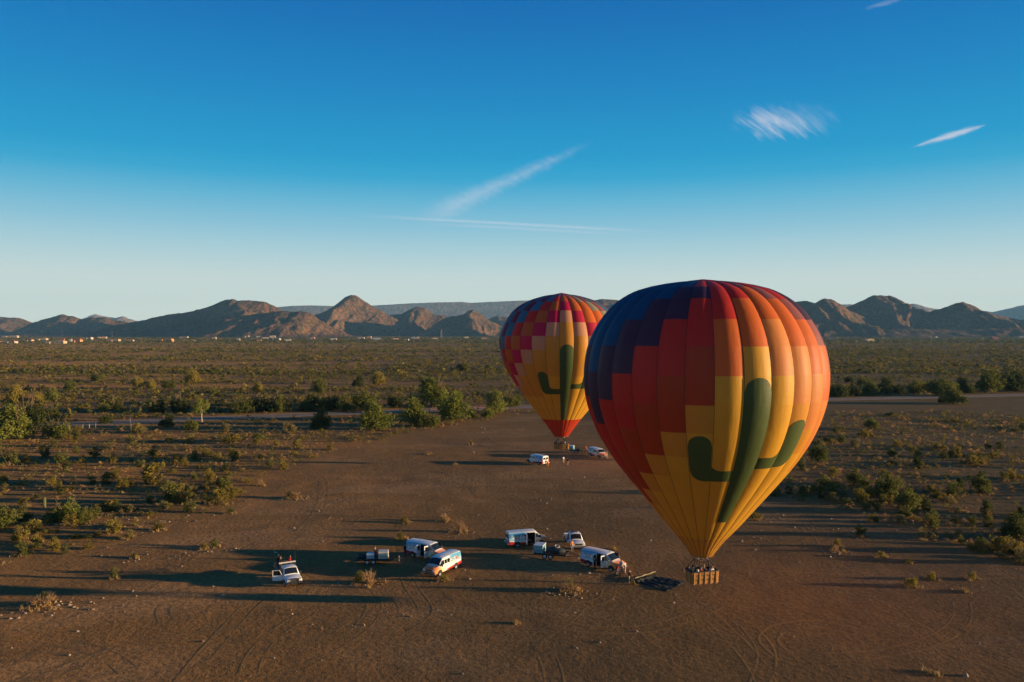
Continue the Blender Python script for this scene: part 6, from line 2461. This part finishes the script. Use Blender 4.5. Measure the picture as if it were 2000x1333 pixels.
    for a, b in E:
        part = 0 if a in ('neck', 'head') or b in ('neck',) or a[:2] in ('wr',) else 1 if a in ('pelvis', 'waist', 'chest') and b[:2] != 'hi' or a[:2] in ('sh', 'el') else 3 if a[:2] == 'an' else 2
        if (a, b) == ('pelvis', 'waist'):
            part = 2 if False else 1
        seg.append((J[a], J[b], part))
    mi = []
    for p in out.polygons:
        c = p.center
        best, bp = 9, 0
        for a, b, part in seg:
            ab = b - a
            t = max(0, min(1, (c - a).dot(ab) / ab.length_squared))
            dd = (c - a - ab * t).length
            if dd < best:
                best, bp = dd, part
        if bp == 1 and c.z < J['pelvis'].z + 0.05 and pose != 'bend':
            bp = 2
        mi.append(bp)
    out.materials.clear()
    for _ in range(4):
        out.materials.append(M_WHITE)
    out.polygons.foreach_set('material_index', mi)
    PROTO[key] = (out, J)
    return PROTO[key]


SKIN = plain("skin", (0.42, 0.24, 0.16), 0.6, 0.3)
HAIRS = dict(dark=(0.02, 0.014, 0.01), brown=(0.08, 0.045, 0.025), fair=(0.35, 0.22, 0.10), grey=(0.3, 0.29, 0.28))
CLOTH = dict(black=(0.018, 0.018, 0.02), navy=(0.02, 0.03, 0.07), white=(0.7, 0.68, 0.64), red=(0.45, 0.03, 0.025), orange=(0.62, 0.22, 0.05), khaki=(0.46, 0.32, 0.16), denim=(0.06, 0.09, 0.16), grey=(0.2, 0.2, 0.2),
             tan=(0.5, 0.34, 0.2), green=(0.07, 0.12, 0.06), pink=(0.5, 0.22, 0.22), pale=(0.55, 0.5, 0.42), brown=(0.16, 0.09, 0.05))


def person(loc, face, pose, top, legs, hair, label, group=None, scale=1.0, cap=None):
    """face: heading in degrees the person looks towards (0 = +x, -90 = towards the camera)"""
    me, J = person_mesh(pose)
    o = link("person", me)
    o.location = loc
    o.rotation_euler = (0, 0, rad(face + 90))
    o.scale = (scale,) * 3
    for i, m in enumerate((SKIN, plain("cloth_" + top, CLOTH[top], 0.9, 0.1), plain("cloth_" + legs, CLOTH[legs], 0.9, 0.1), M_BLACK)):
        o.material_slots[i].link = 'OBJECT'
        o.material_slots[i].material = m
    # hair or cap, nose, ears
    c = (J['head'] + J['crown']) / 2
    up = (J['crown'] - J['head']).normalized()
    fwd = Vector((0, -1, 0)) if abs(up.y) < 0.7 else Vector((0, 0, -1))
    rt = fwd.cross(up).normalized()
    mb = MB()
    rings = []
    for q in range(6):
        t = q / 5 * math.pi / 2
        rings.append([c + up * (0.105 * math.sin(t) + 0.012) - fwd * 0.018 + (fwd * math.cos(a) * 0.098 + rt * math.sin(a) * 0.088) * math.cos(t) for a in [2 * math.pi * i / 12 for i in range(12)]])
    rings.insert(0, [c - up * 0.075 - fwd * 0.05 + (fwd * math.cos(a) * 0.06 + rt * math.sin(a) * 0.085) for a in [2 * math.pi * i / 12 for i in range(12)]])
    mb.loft(rings, 0, True, False)
    if cap:
        mb.box((0, 0, 0), (0.13, 0.10, 0.012), 0, Matrix.Translation(c + up * 0.03 + fwd * 0.12))
    mb.build("hair" if not cap else "cap", plain("hair_" + hair, HAIRS[hair], 0.7, 0.3) if not cap else plain("cloth_" + cap, CLOTH[cap], 0.9, 0.1), o, 60)
    mb = MB()
    mb.box((0, 0, 0), (0.03, 0.04, 0.05), 0, Matrix.Translation(c - up * 0.03 + fwd * 0.10))
    for sg in (-1, 1):
        mb.box((0, 0, 0), (0.02, 0.03, 0.06), 0, Matrix.Translation(c - up * 0.03 + rt * sg * 0.09))
    mb.build("nose_and_ears", SKIN, o, 40)
    return tag(o, label, 'person', group)


CREW = "crew on the ground"


def ground_person(px, py, *a, **k):
    p = G(px, py)
    p.z = zg(p.x, p.y)
    return person(p, *a, **k)


ground_person(791.5, 1087, -40, 'stand', 'black', 'navy', 'dark', "person in dark clothes standing at the rear of the left white van", CREW)
ground_person(1161.6, 1114.5, 55, 'reach', 'black', 'black', 'dark', "person in black leaning to the open side door of the near van", CREW)
ground_person(1213.5, 1119.5, -100, 'hold', 'white', 'denim', 'brown', "person in white shirt standing at the orange bonnet of the near van", CREW)
ground_person(1221, 1120.5, 170, 'bend', 'pale', 'tan', 'fair', "person in pale top bending in front of the near van", CREW)
ground_person(1205, 1124, 60, 'bend', 'red', 'grey', 'dark', "person in red crouching low by the near van's front wheel", CREW, scale=0.8)
ground_person(1228.5, 1141, 0, 'hold', 'black', 'khaki', 'dark', "person in dark top and khaki trousers holding the folded fabric", CREW)
ground_person(1117, 1079.5, -60, 'stand', 'orange', 'grey', 'brown', "person in orange top beside the white pickup's front wheel", CREW)
ground_person(1100.5, 906, -60, 'hold', 'white', 'tan', 'dark', "taller of two people on the dirt below the far basket", CREW)
ground_person(1108.5, 909.5, -120, 'stand', 'black', 'khaki', 'dark', "person in black top and khaki trousers, right one below the far basket", CREW)
ground_person(1070.5, 912, 160, 'bend', 'orange', 'orange', 'fair', "person in orange bending at the far left van's rear corner", CREW)
ground_person(1185.5, 897, 180, 'up', 'pale', 'tan', 'fair', "person in pale clothes with raised arm at the front of the far right van", CREW)
ground_person(1144, 884.5, -90, 'stand', 'orange', 'grey', 'brown', "person in orange top between the far trailer and its van", CREW)
ground_person(1148, 886, 200, 'bend', 'orange', 'denim', 'fair', "person in orange bending at the far trailer's hitch", CREW, scale=0.9)
# on the left trailer and the flatbed
q = local(TI, rad(4), 0.25, 0.1, 0.6)
person(q + Vector((0, 0, -0.28)), -30, 'sit', 'black', 'red', 'fair', "person in black sitting between white box and caged tank on the trailer", CREW)
_pf = G(576, 1147)
_lf = Vector((_pf.x - 1.4, _pf.y + 2.45, zg(_pf.x, _pf.y)))
person(local(_lf, rad(-61), -1.9, -0.55, 0.91), -20, 'rail', 'black', 'brown', 'brown', "person in dark jacket standing on the left of the flatbed", CREW)
person(local(_lf, rad(-61), -2.6, -0.7, 0.91), 40, 'stand', 'black', 'navy', 'dark', "person in black at the rear corner of the flatbed", CREW)
person(local(_lf, rad(-61), -1.75, 0.6, 0.91), 200, 'rail', 'red', 'black', 'dark', "person in red top standing on the right of the flatbed", CREW)

# passengers
def passengers(base, yaw, L, D, rows, where, group):
    i = 0
    for (fx, fy, face, pose, top, hair, lab) in rows:
        c, s_ = math.cos(yaw), math.sin(yaw)
        x, y = fx * L, fy * D
        person(Vector((base.x + x * c - y * s_, base.y + x * s_ + y * c, base.z + 0.12)), face, pose, top, ('denim', 'black', 'grey')[i % 3], hair, lab, group, 0.94)
        i += 1


passengers(B1, rad(13), 3.3, 1.65, [
    (-0.40, -0.22, -150, 'rail', 'black', 'dark', "passenger in black at the left front corner of the near basket"),
    (-0.41, 0.2, 180, 'rail', 'navy', 'brown', "passenger in navy at the left rear corner of the near basket"),
    (-0.27, 0.27, 110, 'stand', 'grey', 'dark', "passenger in grey along the rear side of the near basket, left"),
    (-0.10, -0.28, -90, 'rail', 'red', 'brown', "passenger in red at the front side of the near basket"),
    (-0.01, 0.06, 100, 'up', 'black', 'dark', "pilot in black with raised arm at the middle of the near basket"),
    (0.06, -0.3, -80, 'hold', 'navy', 'dark', "passenger in navy at the middle front of the near basket"),
    (0.14, 0.3, 90, 'stand', 'tan', 'fair', "passenger in tan along the rear side of the near basket"),
    (0.31, 0.25, 60, 'rail', 'black', 'brown', "passenger in black at the right rear of the near basket"),
    (0.40, -0.05, 10, 'stand', 'navy', 'grey', "grey haired passenger at the right end of the near basket"),
    (0.30, -0.24, -70, 'rail', 'white', 'fair', "passenger in white at the right front of the near basket")], "near basket", "passengers in the near basket")
passengers(B2, rad(-4), 3.4, 1.65, [
    (-0.40, -0.2, -150, 'rail', 'black', 'dark', "passenger in black at the left end of the far basket"),
    (-0.27, -0.26, -100, 'stand', 'navy', 'dark', "passenger in navy second from left in the far basket"),
    (-0.14, -0.25, -90, 'hold', 'pink', 'fair', "passenger in pink third from left in the far basket"),
    (0.0, 0.08, -90, 'up', 'black', 'dark', "pilot in black with raised arm in the far basket"),
    (0.09, -0.27, -80, 'rail', 'black', 'brown', "passenger in black right of the far basket's middle"),
    (0.24, -0.24, -90, 'stand', 'navy', 'dark', "passenger in navy second from right in the far basket"),
    (0.39, -0.1, -40, 'rail', 'grey', 'dark', "passenger in grey at the right end of the far basket"),
    (-0.2, 0.28, 90, 'stand', 'brown', 'dark', "passenger in brown at the rear left of the far basket"),
    (0.25, 0.28, 90, 'stand', 'black', 'fair', "passenger in black at the rear right of the far basket")], "far basket", "passengers in the far basket")

# ------------------------------------------------------------------ ground cloth between the near van and the near basket
def tarp():
    cs = [G(1238, 1137.5), G(1279, 1125), G(1341, 1137), G(1302, 1157)]
    n = 46
    V, Q = [], []
    for j in range(n + 1):
        for i in range(n + 1):
            u, v = i / n, j / n
            e = 0.05 * math.sin(9 * v + 1.2) * (1 if u in (0, 1) else 0.4) * 0.5
            p = (cs[0] * (1 - u) + cs[1] * u) * (1 - v) + (cs[3] * (1 - u) + cs[2] * u) * v
            V.append((p.x + e, p.y + e))
    P = np.array(V)
    f1 = ridged(P[:, 0] / 1.1 + 0.5 * P[:, 1], P[:, 1] / 1.5, 3, 150)
    z = relief(P[:, 0], P[:, 1]) + 0.03 + np.clip(f1 - 0.55, 0, 1) * 0.42
    U = np.tile(np.arange(n + 1) / n, n + 1)
    Vv = np.repeat(np.arange(n + 1) / n, n + 1)
    z += 0.30 * np.exp(-((Vv - 0.06) / 0.05) ** 2) * (1 - 0.4 * U)        # rolled far-left edge
    edge = np.minimum(np.minimum(U, 1 - U), np.minimum(Vv, 1 - Vv))
    z = np.where(edge < 0.02, relief(P[:, 0], P[:, 1]) + 0.015, z)
    i = np.arange(n)[:, None] * (n + 1) + np.arange(n)[None, :]
    Q = np.stack([i, i + n + 1, i + n + 2, i + 1], -1).reshape(-1, 4)
    m, k = new_mat("dark_ground_cloth")
    geo = k.n('ShaderNodeNewGeometry')
    c = k.mix(k.step(k.noise(geo.outputs['Position'], 1.3, 3), 0.4, 0.65), (0.028, 0.032, 0.03), (0.055, 0.058, 0.052))
    finish(m, k, principled(k, c, 0.9, 0.1, 0.0, bump(k, k.noise(geo.outputs['Position'], 3.0, 3), 0.8, 0.2)).outputs[0])
    o = link("ground_cloth", array_mesh("ground_cloth", np.column_stack([P, z]), Q, m, None, True))
    tag(o, "dark crumpled ground cloth spread on the dirt beside the near basket", 'ground cloth')
    # pale folded strip along the far-left edge and the gathered fan held by the person
    a, b = G(1240, 1134.5), G(1281, 1122.5)
    mb = MB()
    pts = [a.lerp(b, t) + Vector((0.05 * math.sin(t * 11), 0.05 * math.cos(t * 9), 0.28 + 0.1 * t + 0.03 * math.sin(t * 17))) for t in np.linspace(0, 1, 12)]
    mb.path(pts, [0.07 + 0.025 * math.sin(i * 1.7) for i in range(12)], 7)
    o = mb.build("rolled_fabric", plain("olive_fabric", (0.30, 0.25, 0.13), 0.8), None, 60)
    tag(o, "olive rolled fabric lying along the dark ground cloth's far edge", 'fabric roll')
    hand = G(1229.5, 1141) + Vector((0.35, -0.05, 1.0))
    mb = MB()
    rings = []
    for t in np.linspace(0, 1, 9):
        ring = []
        for s_ in np.linspace(0, 1, 19):
            foot = G(1227, 1142.5).lerp(G(1243, 1143.5), s_) + Vector((0, 0, 0.04))
            p = hand.lerp(foot, t)
            p.z += -0.25 * math.sin(math.pi * t) * 0.5
            p.y += 0.10 * t * (1 if int(round(s_ * 18)) % 2 else -1)
            ring.append(p)
        rings.append(ring)
    mb.loft(rings, 0, False, False)
    o = mb.build("gathered_fabric", fabric("straw_fabric", (0.52, 0.36, 0.13), 0.25), None, None)
    tag(o, "straw coloured pleated fabric gathered in the hands beside the ground cloth", 'fabric')


tarp()

# ------------------------------------------------------------------ air
mb = MB()
mb.box((0, 7300, 320), (29000, 15600, 664))
m, k = new_mat("thin_haze")
vol = k.n('ShaderNodeVolumePrincipled')
vol.inputs['Color'].default_value = (0.30, 0.64, 1.0, 1)
vol.inputs['Density'].default_value = 3.1e-5
vol.inputs['Anisotropy'].default_value = 0.0
o_ = k.n('ShaderNodeOutputMaterial')
m.node_tree.links.new(vol.outputs[0], o_.inputs['Volume'])
hz = mb.build("haze", m)
tag(hz, "thin bluish morning haze over the desert", kind='stuff')
